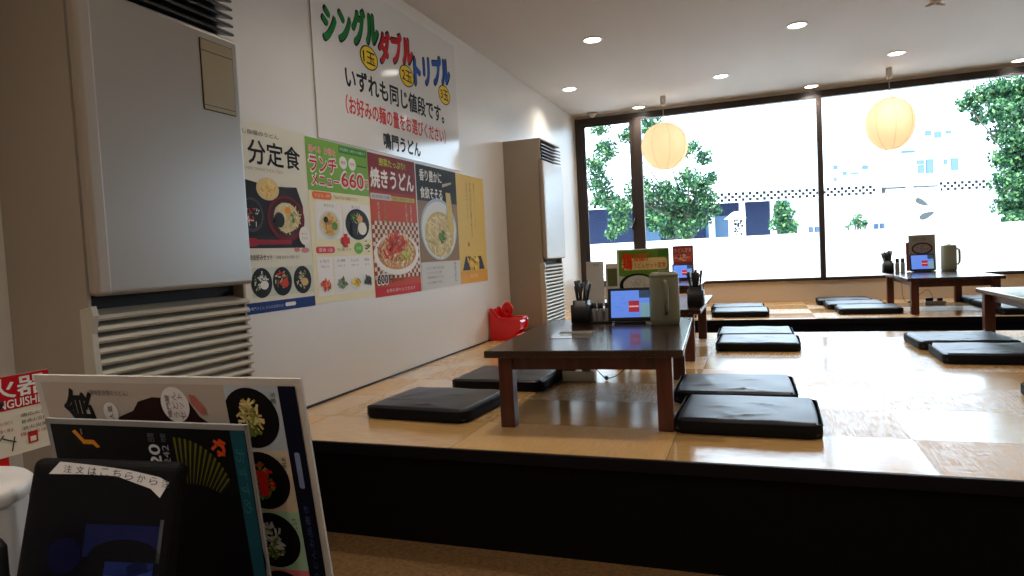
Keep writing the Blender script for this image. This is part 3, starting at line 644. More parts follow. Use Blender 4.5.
def make_tablet(label, loc, rz, w=.245, h=.19, screen=True):
    t = thing('order_tablet', label, 'tablet', loc, rz, group='ordering tablets on stands')
    tl = math.radians(12); c, s_ = math.cos(tl), math.sin(tl)
    base = MB(); base.box(-w*.36, w*.36, -.02, .09, 0, .012, bev=.004); base.prism([(.0, .01), (.075, .01), (.055, .10), (.035, .10)], -.05, .05, 'x'); base.build('stand', M_blackp, t)
    m = MB(); m.T = Matrix.Translation((0, -.01, .014)) @ Matrix.Rotation(-tl, 4, 'X'); m.box(-w/2, w/2, 0, .014, 0, h, bev=.005, seg=3); cs_ = m.build('casing', M_blackp, t)
    a = Art(Matrix.Translation((0, -.01, .014)) @ Matrix.Rotation(-tl, 4, 'X') @ Vector((0, -.0006, 0)), (1, 0, 0), (0, s_, c), .0004)
    a.V = Vector((0, s_, c)); a.N = a.U.cross(a.V)
    em = lambda n, c_, e: mat(n, c_, .25, emit=c_, es=e)
    a.rect(-w/2+.018, w/2-.010, .020, h-.016, em('screen_blue', (.14, .30, .95), .55), 0)
    a.rect(-.005, .055, .050, .115, em('screen_red', (.40, .035, .05), .5), 1); a.rect(-.003, .053, .078, .086, em('screen_pink', (.9, .45, .5), .5), 1.6)
    a.rect(.055, w/2-.010, .13, h-.016, em('screen_dark', (.04, .07, .13), .5), 1); a.rect(.062, w/2-.010, .02, .10, em('screen_green', (.22, .42, .50), .5), 1)
    for i, (u, v) in enumerate(((-.075, .145), (-.055, .120), (-.055, .098), (-.08, .075), (-.065, .055))): a.text(('うどん', '丼', 'ご飯', '飲み物', '会計')[i], u, u+.035, v, v+.012, em('screen_ink', (.10, .20, .55), .5), 1)
    a.mb.build('screen', None, cs_)
    return t
tb1 = make_tablet('ordering tablet with a lit blue screen on the front table', (-.688, 3.80, TZ), math.radians(6))
tb3 = copy_tree(tb1); tb3.location = (1.72, 8.52, TZ); tb3.rotation_euler = (0, 0, math.radians(3)); tb3['label'] = 'ordering tablet with lit screen on the far right table by the window'
tb5 = copy_tree(tb1); tb5.location = (-.86, 8.45, TZ); tb5.rotation_euler = (0, 0, math.radians(5)); tb5['label'] = 'ordering tablet with lit screen on the far left table, seen past the front table'

def make_menu(label, loc, rz, kind, w=.30, h=.42):
    """menu card in a clear stand, leaning back slightly; front faces -y"""
    t = thing('menu_stand', label, 'menu stand', loc, rz)
    tl = math.radians(4)
    s0 = MB(); s0.box(-w*.4, w*.4, -.035, .05, 0, .006, bev=.002); s0.build('base', M_acryl, t)
    a = Art((0, 0, .006), (1, 0, 0), (0, math.sin(tl), math.cos(tl)), .0005); a.V = Vector((0, math.sin(tl), math.cos(tl))); a.N = a.U.cross(a.V)
    L_, R_ = -w/2, w/2
    if kind == 'green':
        a.sheet(L_, R_, 0, h, .004, flat(222, 222, 206), M_blackp); a.rect(L_+.012, R_-.004, .10, h-.008, flat(96, 138, 44), 1)
        a.poly([(L_+.012, .10), (R_-.004, .10), (R_-.004, .22), (.04, h-.20), (L_+.012, h-.155)], flat(196, 196, 184), 1.5)
        a.rrect(L_+.03, R_-.012, h-.125, h-.055, flat(226, 196, 130), 2, .02); a.text('鶏', L_+.035, L_+.09, h-.12, h-.025, flat(214, 60, 24), 3, .03); a.text('唐揚げ', L_+.10, L_+.19, h-.075, h-.028, flat(214, 90, 30), 3, .02); a.text('うどんセット定食', L_+.10, R_-.02, h-.115, h-.082, flat(190, 90, 40), 3, .01)
        a.ell(-.035, h-.215, .105, .070, flat(20, 20, 20), 3); a.ell(-.030, h-.212, .088, .056, flat(205, 200, 188), 4); a.strokes(-.03, h-.212, .06, .035, [flat(220, 215, 205), flat(190, 180, 160)], 30, .03, .005, 71, 5)
        a.rect(.09, R_-.004, h-.05, h-.008, flat(70, 118, 40), 2)
    elif kind == 'red':
        a.sheet(L_, R_, 0, h, .004, flat(120, 50, 50)); a.text('うどん定食', L_+.02, R_-.02, h-.085, h-.03, flat(214, 150, 120), 2, .01); a.rect(L_+.01, R_-.01, h-.20, h-.10, flat(176, 70, 56), 1)
        a.strokes(0, h-.15, .09, .035, [flat(210, 130, 90), flat(90, 60, 70), flat(220, 180, 150)], 40, .03, .012, 72, 2)
    elif kind == 'brown':
        a.sheet(L_, R_, 0, h, .004, flat(128, 124, 112)); a.rect(L_-.03, L_, 0, h-.08, flat(120, 60, 60), 0); a.ell(0, h-.155, .105, .068, flat(52, 36, 40), 2); a.ell(0, h-.155, .088, .052, flat(128, 112, 112), 3); a.strokes(0, h-.155, .06, .03, [flat(150, 136, 130), flat(100, 84, 84)], 24, .03, .006, 73, 4)
        a.text('定食', L_+.03, R_-.08, h-.07, h-.025, flat(110, 100, 84), 2, .01)
    elif kind == 'olive':
        a.sheet(L_, R_, 0, h, .006, flat(206, 206, 200)); a.rect(L_+.012, R_-.006, h-.165, h-.035, flat(96, 104, 62), 1); a.rect(L_+.012, R_-.006, h-.11, h-.105, flat(84, 92, 54), 2)
    elif kind == 'white':
        a.sheet(L_, R_, 0, h, .004, flat(196, 192, 184)); a.text('ご案内', -.03, .03, h-.035, h-.018, flat(110, 110, 110), 1)
    a.mb.build('card', None, t)
    return t
make_menu('large green menu card with a black-ringed bowl behind the front table tablet', (-.628, 3.945, TZ), math.radians(3), 'green', .305, .415)
make_menu('red-brown menu card on the far left table by the window', (-.86, 8.60, TZ), math.radians(5), 'red', .25, .42)
make_menu('grey-brown menu card with a dark oval bowl on the far right table', (1.757, 8.68, TZ), math.radians(2), 'brown', .265, .405)
make_menu('card with an olive panel in a white frame, behind the front chopstick holder', (-.965, 4.83, TZ), math.radians(4), 'olive', .15, .315)
make_menu('plain white card standing next to the olive panel card', (-1.135, 4.90, TZ), math.radians(6), 'white', .13, .335)

def make_caddy(label, loc, rz=0):
    t = thing('seasoning_tray', label, 'seasoning tray', loc, rz, group='seasoning trays')
    m = MB(); m.box(-.075, .075, -.04, .04, 0, .010, bev=.004); m.build('tray', M_blackp, t)
    return t
def make_jar(label, loc, hgt=.10, r=.020, capc=None):
    t = thing('seasoning_jar', label, 'seasoning jar', loc, 0, group='seasoning jars')
    m = MB(); m.lathe([(r, 0), (r, hgt*.62), (r*.7, hgt*.74)], n=18); m.build('glass', mat('jar_glass_grey', (.28, .27, .26), .2), t)
    m = MB(); m.lathe([(r*.78, hgt*.72), (r*.82, hgt*.76), (r*.80, hgt), (.0001, hgt*1.01)], n=18); m.build('cap', capc or M_blackp, t)
    return t
make_caddy('black seasoning tray between chopsticks and tablet on the front table', (-.868, 3.85, TZ))
j = make_jar('small black-capped seasoning jar on the front table tray', (-.905, 3.85, TZ+.010), .105)
for x, y, lb in ((-.865, 3.84, 'middle seasoning jar on the front table tray'), (-.825, 3.86, 'seasoning jar closest to the front table tablet')):
    o = copy_tree(j); o.location = (x, y, TZ+.010); o['label'] = lb
for x, y, lb in ((1.49, 8.60, 'seasoning jar next to the far table chopstick holder'), (1.545, 8.61, 'seasoning jar next to the far right tablet')):
    o = copy_tree(j); o.location = (x, y, TZ); o['label'] = lb; o.scale = (1.15, 1.15, 1.5)
# leaflet lying on the front table
a = Art((-.98, 3.15, TZ+.0010), (1, .1, 0), (-.1, 1, 0)); a.sheet(0, .21, 0, .297, .0007, mat('laminate', (.30, .28, .26), .08, spec=.8)); a.rect(.02, .19, .18, .27, flat(120, 110, 90, ), 1); a.text('お品書き', .04, .17, .10, .15, K, 1)
a.O = Vector((-.92, 3.30, TZ+.0010))
tag(a.mb.build('laminated_leaflet'), 'glossy laminated leaflet lying flat on the front table', 'leaflet')

# power strips and cords under tables
def power_strip(label, loc, rz, far=False):
    t = thing('power_strip', label, 'power strip', loc, rz, group='power strips under tables')
    m = MB(); m.box(-.10, .10, -.03, .03, 0, .065 if not far else .04, bev=.006); m.build('housing', M_white, t)
    z = .065 if not far else .04
    m = MB(); m.box(-.09, -.02, -.02, .02, z, z+.035, bev=.005); m.box(.02, .07, -.018, .018, z, z+.03, bev=.005); m.build('plug', M_blackp, t)
    return t
ps1 = power_strip('white power strip with black plugs under the front table', (-1.02, 3.88, 0), 0)
ps2 = power_strip('white power strip with a black plug under the far right table', (1.82, 8.45, 0), 0, True)
def cord(name, pts, label, r=.003, par=None):
    cu = []
    P = [Vector(p) for p in pts]
    for i in range(len(P)-1):
        p0, p1_, p2_, p3 = P[max(i-1, 0)], P[i], P[i+1], P[min(i+2, len(P)-1)]
        for k_ in range(8):
            t = k_/8; cu.append(.5*((2*p1_)+(-p0+p2_)*t+(2*p0-5*p1_+4*p2_-p3)*t*t+(-p0+3*p1_-3*p2_+p3)*t**3))
    cu.append(P[-1]); m = MB(); m.tube(cu, r, 6); m.lathe([(.0001, -.012), (.012, -.008), (.012, .010), (.0001, .014)], tuple(P[len(P)//2]), n=10)
    o = m.build(name, M_cord, par); o.location = -par.location
cord('power_cord', [(-.97, 3.92, .08), (-.93, 3.94, .06), (-.90, 3.93, .035), (-.865, 3.92, .013), (-.80, 3.95, .03), (-.74, 3.98, .10), (-.72, 4.02, .24)], '', par=ps1)
cord('power_cord', [(1.80, 8.45, .07), (1.76, 8.47, .16), (1.70, 8.5, .12), (1.60, 8.6, .015), (1.56, 8.7, .06), (1.55, 8.72, .24)], '', .0025, ps2)

# red children's booster seat by the wall
bs = thing('booster_seat', 'bright red plastic child booster seat on the platform by the left wall', 'booster seat', (-2.31, 5.77, 0), 0); bs.scale = (.80, .85, 1.0)
m = MB()   # shell: side profile (x,z) swept in y: two side cheeks, seat pan, front
side = [(0, 0), (.20, 0), (.30, .06), (.365, .105), (.375, .175), (.36, .195), (.20, .195), (.12, .197), (.085, .210), (.055, .245), (.02, .285), (0, .290)]
m.prism(side, -.13, -.112, 'y'); m.prism(side, .112, .13, 'y')
m.prism([(0, 0), (.022, 0), (.022, .285), (0, .285)], -.112, .112, 'y'); m.prism([(.02, .08), (.33, .09), (.36, .16), (.35, .18), (.31, .115), (.02, .105)], -.112, .112, 'y')
m.box(.05, .33, -.112, .112, .0, .06, bev=.01)
m.build('seat_shell', M_red, bs)
m = MB(); m.tube([(.0, -.121, .288), (.03, -.121, .286), (.07, -.121, .252), (.11, -.121, .212), (.20, -.121, .199), (.36, -.121, .199)], .011, 8); m.tube([(.0, .121, .288), (.03, .121, .286), (.07, .121, .252), (.11, .121, .212), (.20, .121, .199), (.36, .121, .199)], .011, 8); m.tube([(.36, -.121, .199), (.375, 0, .199), (.36, .121, .199)], .011, 8); m.build('rim', M_red, bs)
m = MB(); m.T = Matrix.Translation((.150, .06, .245)) @ Matrix.Rotation(PI/2, 4, 'X'); m.lathe([(.0001, -.02), (.05, -.02), (.066, -.012), (.070, 0), (.066, .012), (.05, .020), (.045, .012), (.02, .012), (.018, .02), (.0001, .022)], (0, .03, 0), n=28); m.build('round_handle', M_red, bs)

# ------------------------------------------------------------------ foreground: the viewer's own table edge with menus, tablet, jars
t0 = thing('dining_table', 'dark table under the near menus, below the photo frame', 'table', (-.62, .28, ZG))
m = MB(); m.box(-.45, .45, -.35, .33, .655, .685, bev=.004); m.build('tabletop', M_tabtop, t0)
m = MB(); m.box(-.05, .05, -.06, .04, .02, .655, bev=.004); m.build('pedestal', M_blackp, t0)
m = MB(); m.box(-.25, .25, -.25, .23, 0, .02, bev=.005); m.build('foot_plate', M_blackp, t0)
NZ = ZG+.685   # .265
def near_card(name, label, O_, u, v, w, h, draw, thick=.004, cat='menu'):
    u = Vector(u).normalized(); v = Vector(v); v = (v-u*v.dot(u)).normalized(); n = u.cross(v)
    a = Art((0, 0, 0), (1, 0, 0), (0, 1, 0), .0003); draw(a, w, h)
    o = a.mb.build(name); Mx = Matrix.Identity(4)
    for i in range(3): Mx[i][0] = u[i]; Mx[i][1] = v[i]; Mx[i][2] = n[i]; Mx[i][3] = (Vector(O_)-v*h)[i]
    o.matrix_world = Mx; return tag(o, label, cat)
# menu A content is a landscape sheet standing on its short side: write in local (u right, v up)
def drawA(a, w, h):
    a.sheet(0, w, 0, h, .003, flat(186, 180, 172), flat(200, 198, 194))
    e = .007; a.rect(e, w-e, e, h-e, flat(172, 160, 150), 1)
    rx = w*.72
    # dark rear photo blob, badges, brush character, column of bowls
    rx = .216
    a.poly([(.088, h-.052), (.092, h-.043), (.110, h-.036), (.118, h-.026), (.135, h-.021), (.158, h-.022), (.176, h-.026), (.184, h-.040), (.192, h-.046), (rx, h-.05), (rx, h-.18), (.088, h-.18)], flat(40, 20, 18), 2)
    a.text('食', .030, .064, h-.052, h-.014, K, 2, .03, rot=1)
    a.text('（讃岐産自慢のうどん）', .062, .108, h-.0205, h-.0145, flat(80, 72, 68), 2)
    a.ell(.084, h-.038, .0085, .0105, flat(208, 204, 200), 3); a.text('人気', .081, .087, h-.046, h-.031, flat(60, 40, 40), 4, rot=1)
    a.ell(.160, h-.028, .0155, .0185, flat(212, 208, 206), 4); a.text('鳴門屋', .150, .155, h-.041, h-.018, flat(90, 60, 64), 5, rot=1); a.text('うどん\nセット', .157, .170, h-.043, h-.015, flat(150, 90, 94), 5, rot=1)
    a.poly([(.177, h-.017), (.183, h-.018), (.192, h-.030), (.193, h-.037), (.187, h-.037), (.178, h-.026)], flat(170, 96, 84), 4)
    cols = [(168, 178, 186), (196, 178, 152), (152, 186, 154), (214, 112, 122), (168, 168, 168), (190, 170, 150)]
    food = [[(210, 190, 130), (130, 140, 60), (190, 160, 100)], [(200, 44, 24), (120, 140, 60), (90, 110, 50)], [(205, 205, 198), (185, 185, 180), (110, 130, 70)], [(150, 110, 90)], [(180, 150, 100)], [(150, 160, 100)]]
    for i in range(6):
        v1 = h-e-i*.066; v0 = max(e, v1-.066); a.rect(rx, w-.024, v0, v1, flat(*cols[i]), 2)
        cv = v1-.033; cu = rx+.024
        a.poly([(max(rx, cu+.029*math.cos(t_*PI/16)), cv+.031*math.sin(t_*PI/16)) for t_ in range(32)], flat(16, 15, 16), 3)
        a.strokes(cu-.001, cv, .012, .019, [flat(*c) for c in food[i]], 70, .007, .0025, 80+i, 4)
        if i == 1: a.rrect(cu-.004, cu+.006, cv-.016, cv+.012, flat(206, 40, 20), 7.5, .004)
        if i in (0, 2): a.strokes(cu-.002, cv-.014, .010, .006, [flat(96, 110, 40)], 14, .008, .002, 180+i, 6)
        a.text(('温玉', '明太', 'しらす', '梅', '山菜', '月見')[i], w-.033, w-.028, v1-.018, v1-.006, flat(50, 60, 50), 4, rot=1)
    a.rect(w-.024, w-.006, e, h-e, flat(14, 16, 32), 3)
    a.rrect(w-.018, w-.0125, h-.112, h-.074, flat(120, 130, 165), 4, .002); a.text('鳴門うどんお品書き', w-.018, w-.013, h-.24, h-.13, flat(70, 78, 130), 4, rot=1)
near_card('menu_card', 'tall cream menu standing at rear with a column of black bowls down its right side', (-.6877, .4625, .6835), (.9915, .1277, -.0225), (.0475, -.1964, .9794), .297, .416, drawA)
def drawB(a, w, h):
    a.sheet(0, w, 0, h, .003, flat(24, 22, 24), flat(150, 150, 150)); e = .005
    rim = flat(132, 130, 128)
    a.rect(0, w, h-e, h, rim, 1); a.rect(0, e, 0, h, rim, 1); a.rect(w-e*.5, w, 0, h, rim, 1); a.rect(e, w-e*.5, 0, h-e, flat(8, 9, 12), 1)
    g = flat(200, 130, 36)
    a.poly([(.030, h-.012), (.034, h-.010), (.043, h-.020), (.040, h-.023)], g, 2); a.poly([(.040, h-.020), (.054, h-.020), (.060, h-.027), (.056, h-.028), (.052, h-.0245), (.040, h-.0245)], g, 2); a.poly([(.040, h-.009), (.042, h-.009), (.042, h-.015), (.040, h-.015)], flat(120, 90, 60), 2)
    a.text('20', .116, .128, h-.043, h-.022, flat(196, 198, 204), 2, .02, rot=1); a.text('242', .131, .138, h-.041, h-.022, flat(150, 152, 160), 2, rot=1); a.text('日間', .117, .124, h-.019, h-.011, flat(100, 102, 110), 2, rot=1); a.text('時間', .131, .137, h-.019, h-.011, flat(90, 92, 100), 2, rot=1)
    fx, fy = .146, h-.112
    for i in range(26):   # golden rays fanning from the lower left
        t0_ = PI*.5-i*.030; r1 = .098-.0004*i*i*.08
        c_ = flat(92, 88, 30) if i % 2 == 0 else flat(24, 26, 16)
        a.poly([(fx+.04*math.cos(t0_), fy+.04*math.sin(t0_)), (fx+r1*math.cos(t0_-.013), fy+r1*math.sin(t0_-.013)), (fx+r1*math.cos(t0_+.013), fy+r1*math.sin(t0_+.013))], c_, 2+i*.03)
    a.ell(fx+.012, fy-.022, .066, .075, flat(6, 6, 8), 4)
    a.poly([(w-.017, h-e), (w-e*.5, h-e), (w-e*.5, .0), (w-.013, 0)], flat(24, 70, 82), 5); a.text('おすすめ', w-.0145, w-.005, h-.085, h-.022, flat(44, 100, 112), 6, rot=2)
    a.strokes(w-.030, h-.022, .006, .007, [flat(190, 70, 26)], 10, .007, .003, 91, 5)
k_ = 1.07
OB = Vector((0, 0, .78))+(Vector((-.6111, .4183, .6531))-Vector((0, 0, .78)))*k_
near_card('menu_card', 'black menu with white rim in front of the cream menu, teal strip at right', OB, (.9948, .1002, -.0171), (.0311, -.1397, .9897), .21*k_, .378, drawB)
# tablet
k_ = .80
OT = Vector((0, 0, .78))+(Vector((-.7113, .4697, .595))-Vector((0, 0, .78)))*k_
uT = Vector((.9533, .2945, -.066)).normalized(); vT = Vector((-.0131, .2588, .9658)); vT = (vT-uT*vT.dot(uT)).normalized(); nT = uT.cross(vT)
w, h = .17*k_*.94, .235
tt = thing('order_tablet', 'large black ordering tablet with a dim screen and handwritten strip, lower left foreground', 'tablet')
Mx = Matrix.Identity(4); OO = OT-vT*h
for i in range(3): Mx[i][0] = uT[i]; Mx[i][1] = vT[i]; Mx[i][2] = nT[i]; Mx[i][3] = OO[i]
tt.matrix_world = Mx
m = MB(); m.box(0, w, 0, h, -.016, 0, bev=.007, seg=4); cs_ = m.build('casing', M_blackt, tt)
a = Art((0, 0, .0002), (1, 0, 0), (0, 1, 0), .0003)
em2 = lambda n, c_: mat(n, c_, .35, spec=.12, emit=c_, es=.45)
a.rect(.012, w-.006, .02, h-.016, em2('dim_black', (.0012, .0012, .0020)), 0)
a.ell(.040, h-.075, .014, .014, em2('dim_blue_a', (.002, .002, .010)), 1); a.rect(.055, .118, h-.075, h-.050, em2('dim_blue_b', (.003, .004, .022)), 1); a.ell(.090, h-.075, .030, .014, em2('dim_black2', (.001, .001, .002)), 2)
a.rect(.120, w-.008, h-.16, h-.084, em2('dim_blue_c', (.010, .022, .055)), 1); a.rect(.075, .115, h-.090, h-.078, em2('dim_blue_d', (.008, .014, .06)), 2)
for i in range(5): a.rect(.070, .116, h-.112-i*.018, h-.098-i*.018, em2('dim_blue_e', (.003, .004, .030)), 1)
a.rect(w-.0115, w-.0085, h-.078, h-.045, em2('dim_line', (.03, .03, .03)), 2)
a.mb.build('screen', None, cs_)
a = Art((0, 0, .0010), (1, 0, 0), (0, 1, 0), .0003)
pts = [(.026, -.002), (.055, -.004), (.085, -.007), (.112, -.012), (w-.008, -.016)]
lo = [(.018, -.012), (.045, -.0115), (.075, -.012), (.105, -.021), (w-.014, -.028)]
for i in range(4): a.poly([(lo[i][0], h+lo[i][1]), (lo[i+1][0], h+lo[i+1][1]), (pts[i+1][0], h+pts[i+1][1]), (pts[i][0], h+pts[i][1])], flat(206, 204, 204), 2)
for i in range(9): a.text('注文はこちらから'[i % 8], .030+i*.0105, .037+i*.0105, h-.0105-.0006*i-.0011*max(0, i-4), h-.0045-.0006*i-.0011*max(0, i-4), flat(70, 70, 76), 3)
a.mb.build('paper_strip', None, tt)['label'] = 'white handwritten paper strip taped across the top'
m = MB(); iv = Mx.inverted()
c0 = Vector((w/2, .03, -.014)); wp0 = Mx @ c0; f0 = Vector((wp0.x, wp0.y+.035, NZ+.001))
m.tube([c0, iv @ (f0+Vector((0, 0, .004)))], [.02, .02], 12)
m.T = iv @ Matrix.Translation(f0); m.lathe([(.055, 0), (.057, .003), (.055, .008), (.02, .010), (.0001, .010)], n=32); m.T = Matrix.Identity(4)
m.build('stand', M_blackp, tt)

wc = thing('white_container', 'white round plastic container cut by the left edge, beside the black tablet', 'container', (-.786, .420, NZ+.001))
m = MB(); m.lathe([(.060, 0), (.064, .006), (.078, .285), (.0785, .292)], n=48); m.build('tub', M_white, wc)
m = MB(); m.lathe([(.082, .290), (.0835, .293), (.0835, .302), (.080, .306), (.05, .3075), (.0001, .308)], n=48); ld_ = m.build('lid', M_white, wc)
m = MB(); m.tube([(-.045, 0, .303), (-.02, 0, .33), (.035, .002, .35), (.082, .002, .376), (.106, .001, .398)], [.007, .007, .007, .008, .006], 10); m.build('handle', M_blackp, ld_)
nb = thing('sauce_bottle', 'small sauce bottle with a black cap at the lower left corner', 'bottle', (-.541, .318, NZ+.001))
m = MB(); m.lathe([(.020, 0), (.022, .01), (.022, .235), (.014, .292)], n=24); m.build('bottle_body', mat('bottle_clear_grey', (.10, .10, .10), .12), nb)
m = MB(); m.lathe([(.0135, .290), (.0135, .316), (.011, .321), (.0001, .321)], n=24); m.build('cap', M_blackp, nb)
# fire extinguisher sign on a red post, in front of the near air conditioner
fs = thing('extinguisher_sign', 'red and white fire extinguisher sign behind the menus at the left edge', 'sign', (-1.70, 1.0, 0))
m = MB(); m.box(-.02, -.004, -.03, .075, 0.03, .37, bev=.004); m.build('post', M_red, fs)
m = MB(); m.box(-.10, .08, -.10, .12, 0, .03, bev=.006); m.build('foot', M_red, fs)
a = Art((0, 0, 0), (0, 1, 0), (0, 0, 1), .0006); a.sheet(-.06, .182, .357, .550, .003, flat(226, 218, 196))
a.rect(-.06, .182, .468, .550, flat(190, 18, 30), 1); a.text('消火器', -.045, .172, .497, .545, Wt, 2, .02); a.text('FIRE EXTINGUISHER', -.05, .176, .472, .492, Wt, 2, .015)
for i in range(4): a.text(('①安全ピンを引き抜く', '②ホースを火元に向ける', '③レバーを強く握る', '操作方法')[i], (-.04, .015, .015, .10)[i], (.0, .085, .085, .165)[i], .452-i*.018, .461-i*.018, flat(170, 60, 60), 2)
for i in range(3): a.text(('適応火災', '普通火災用', '油火災用')[i], .105, .168, .444-i*.016, .453-i*.016, flat(60, 50, 40), 2)
a.strokes(.05, .388, .05, .012, [flat(50, 40, 40)], 8, .035, .003, 99, 2); a.rect(.118, .142, .376, .404, flat(190, 40, 40), 2); a.rect(.123, .137, .38, .392, flat(226, 218, 196), 3); a.ell(.02, .372, .03, .006, flat(190, 40, 40), 2)
a.mb.build('sign_plate', None, fs)

# ------------------------------------------------------------------ outdoors
b = MB(); b.box(-60, 90, YWIN+.13, 130, ZG-.6, ZG-.02); struct('floor_forecourt', b, M_concrete)
b = MB(); b.box(-9, 26, 11.6, 11.75, ZG-.02, .885); struct('forecourt_white_standin', b, M_concrete)  # added white slab standing in for the overexposed shapes outside, taken for cars
# arcade building, facade square to the view direction, 22 m off
DV = Vector((.9387, .3447, 0)); NV = Vector((-.3447, .9387, 0))
def fr(s_, d, z): return DV*s_+NV*d+Vector((0, 0, z))
def fbox(mb, s0, s1, d0, d1, z0, z1, mt=None):
    vs = [fr(s_, d, z)+Vector((0, 0, 0)) for z in (z0, z1) for s_, d in ((s0, d0), (s1, d0), (s1, d1), (s0, d1))]
    mb.add(vs, [[3, 2, 1, 0], [4, 5, 6, 7], [0, 1, 5, 4], [1, 2, 6, 5], [2, 3, 7, 6], [3, 0, 4, 7]], mt)
arc = thing('arcade_building', 'low shop arcade across the forecourt with a checkered eave band and dark blue front', 'building', (0, 0, 0))
# px -> s at d=22: s=(px-512)/670*22/cos-ish, measured
m = MB(); fbox(m, -2.5, 9.75, 23.6, 27, ZG-.02, 2.2, M_bluewall); fbox(m, 9.75, 24, 23.2, 27, ZG-.02, 2.2, M_farwall); fbox(m, -2.5, 9.2, 23.55, 23.6, .2, .95, M_blueglass)
for s0 in (10.35, 12.6): fbox(m, s0, s0+.12, 23.12, 23.2, .35, 1.2, M_farwin); fbox(m, s0+.22, s0+.34, 23.12, 23.2, .35, 1.2, M_farwin)
for s0 in (-1.5, 1.3, 4.4, 6.9): fbox(m, s0, s0+.9, 23.5, 23.6, .1, 1.75, M_blueglass)
fbox(m, 5.55, 6.5, 23.5, 23.62, .3, 1.4, M_fargrey)
m.build('shopfront', None, arc)
m = MB(); fbox(m, -3.2, 26, 21.8, 27.5, 2.44, 2.60, M_farwall); m.build('roof', None, arc)
for s0 in (-2.3, 1.3, 6.67, 7.68, 8.70, 10.6, 13.2): q = MB(); fbox(q, s0-.075, s0+.075, 22.0, 22.15, ZG-.02, 2.45); q.build('post', M_postw, arc)
m = MB(); fbox(m, -3.2, 12.15, 21.86, 21.9, 2.10, 2.44, M_postw); fbox(m, 14.0, 26, 21.86, 21.9, 2.10, 2.44, M_postw)
M_check = mat('check_dark', (.010, .009, .010), .6, spec=.1)
s0 = -3.2; i = 0
while s0 < 25.8:
    if not (11.95 < s0 < 14.0):
        for r_ in range(3):
            if (i+r_) % 2 == 0: fbox(m, s0, s0+.095, 21.85, 21.86, 2.13+r_*.095, 2.225+r_*.095, M_check)
    s0 += .115; i += 1
m.build('checkered_eave_band', None, arc)
sg = thing('shop_sign_board', 'white standing sign board with two dark grey leaf shapes across the forecourt', 'sign')
m = MB(); fbox(m, 12.2, 13.9, 21.6, 21.7, ZG-.02, 2.25, M_farwall); m.build('panel', None, sg)
m = MB()
def leafshape(cs, cz, L_, W_, ang):
    pts = []
    for t_ in range(20):
        q = t_/20*2*PI; x = L_*math.cos(q); y = W_*math.sin(q)*(1-.45*math.cos(q)); pts.append((cs+x*math.cos(ang)-y*math.sin(ang), cz+x*math.sin(ang)+y*math.cos(ang)))
    m.add([fr(p, 21.59, z) for p, z in pts], [list(range(20))], M_fargrey)
leafshape(13.30, 1.78, .24, .09, -.5); leafshape(13.45, 1.36, .26, .10, .35)
m.build('leaf_emblem', None, sg)

sp_ = thing('speckled_stand', 'small black and white speckled stand under a pale cover by the arcade posts', 'stand')
m = MB(); fbox(m, 7.10, 7.44, 21.3, 21.7, ZG-.02, 1.55, M_postw); rg_ = random.Random(77)
for i in range(46):
    u_, v_ = rg_.uniform(7.12, 7.39), rg_.uniform(.8, 1.48); fbox(m, u_, u_+.05, 21.28, 21.3, v_, v_+.05, M_check)
m.build('body', None, sp_)
m = MB(); m.prism([(0, 0), (1, 0), (.5, 1)], 0, 1, 'y', M_farwall); m.v = [tuple(fr(6.98+x*.56, 21.25+y*.5, 1.56+z*.22)) for x, y, z in m.v]; m.build('cover', None, sp_)

def house(label, s0, s1, d, z0, z1, wins, roofed=False):
    t = thing('apartment_building', label, 'building'); m = MB(); fbox(m, s0, s1, d, d+3.5, z0, z1); m.build('wall', M_farwall, t)
    for (a0, a1, b0, b1) in wins: q = MB(); fbox(q, a0, a1, d-.15, d, b0, b1); q.build('window', M_farwin, t)
    q = MB(); fbox(q, s0-.4, s1+.4, d-.6, d+3.9, z1, z1+.35); q.build('roof', M_farwall, t)
    return t
def S(px, d): return (px-512)/670*d
def Zp(px, py, d): return .78+(254.5-.051*(px-512)-py)/670*d
def wins(lst, d): return [(S(x0, d), S(x1, d), Zp(x0, y1, d), Zp(x0, y0, d)) for x0, x1, y0, y1 in lst]
house('pale apartment block far behind the right lantern with blue windows', S(884, 60), S(972, 60), 60, -.4, Zp(925, 150, 60),
      wins([(920, 927, 161, 165), (929, 936, 160, 174), (947, 950, 160, 165), (954, 961, 159, 171), (886, 893, 199, 205), (895, 899, 199, 205), (940, 952, 176, 179), (905, 918, 152, 154), (921, 927, 166, 174)], 60))
house('pale hillside house far off between the centre mullion and right lantern', S(834, 58), S(876, 58), 58, -.4, Zp(850, 163, 58),
      wins([(837, 841, 166, 170), (837, 840, 178, 186), (846, 850, 172, 176), (854, 862, 173, 175), (866, 871, 166, 170), (846, 851, 183, 186)], 58))
house('faint pale building furthest away above the block, right of the lantern', S(925, 110), S(960, 110), 110, -.4, Zp(940, 128, 110), wins([(929, 935, 132, 137), (938, 945, 133, 139), (949, 955, 132, 135)], 110))

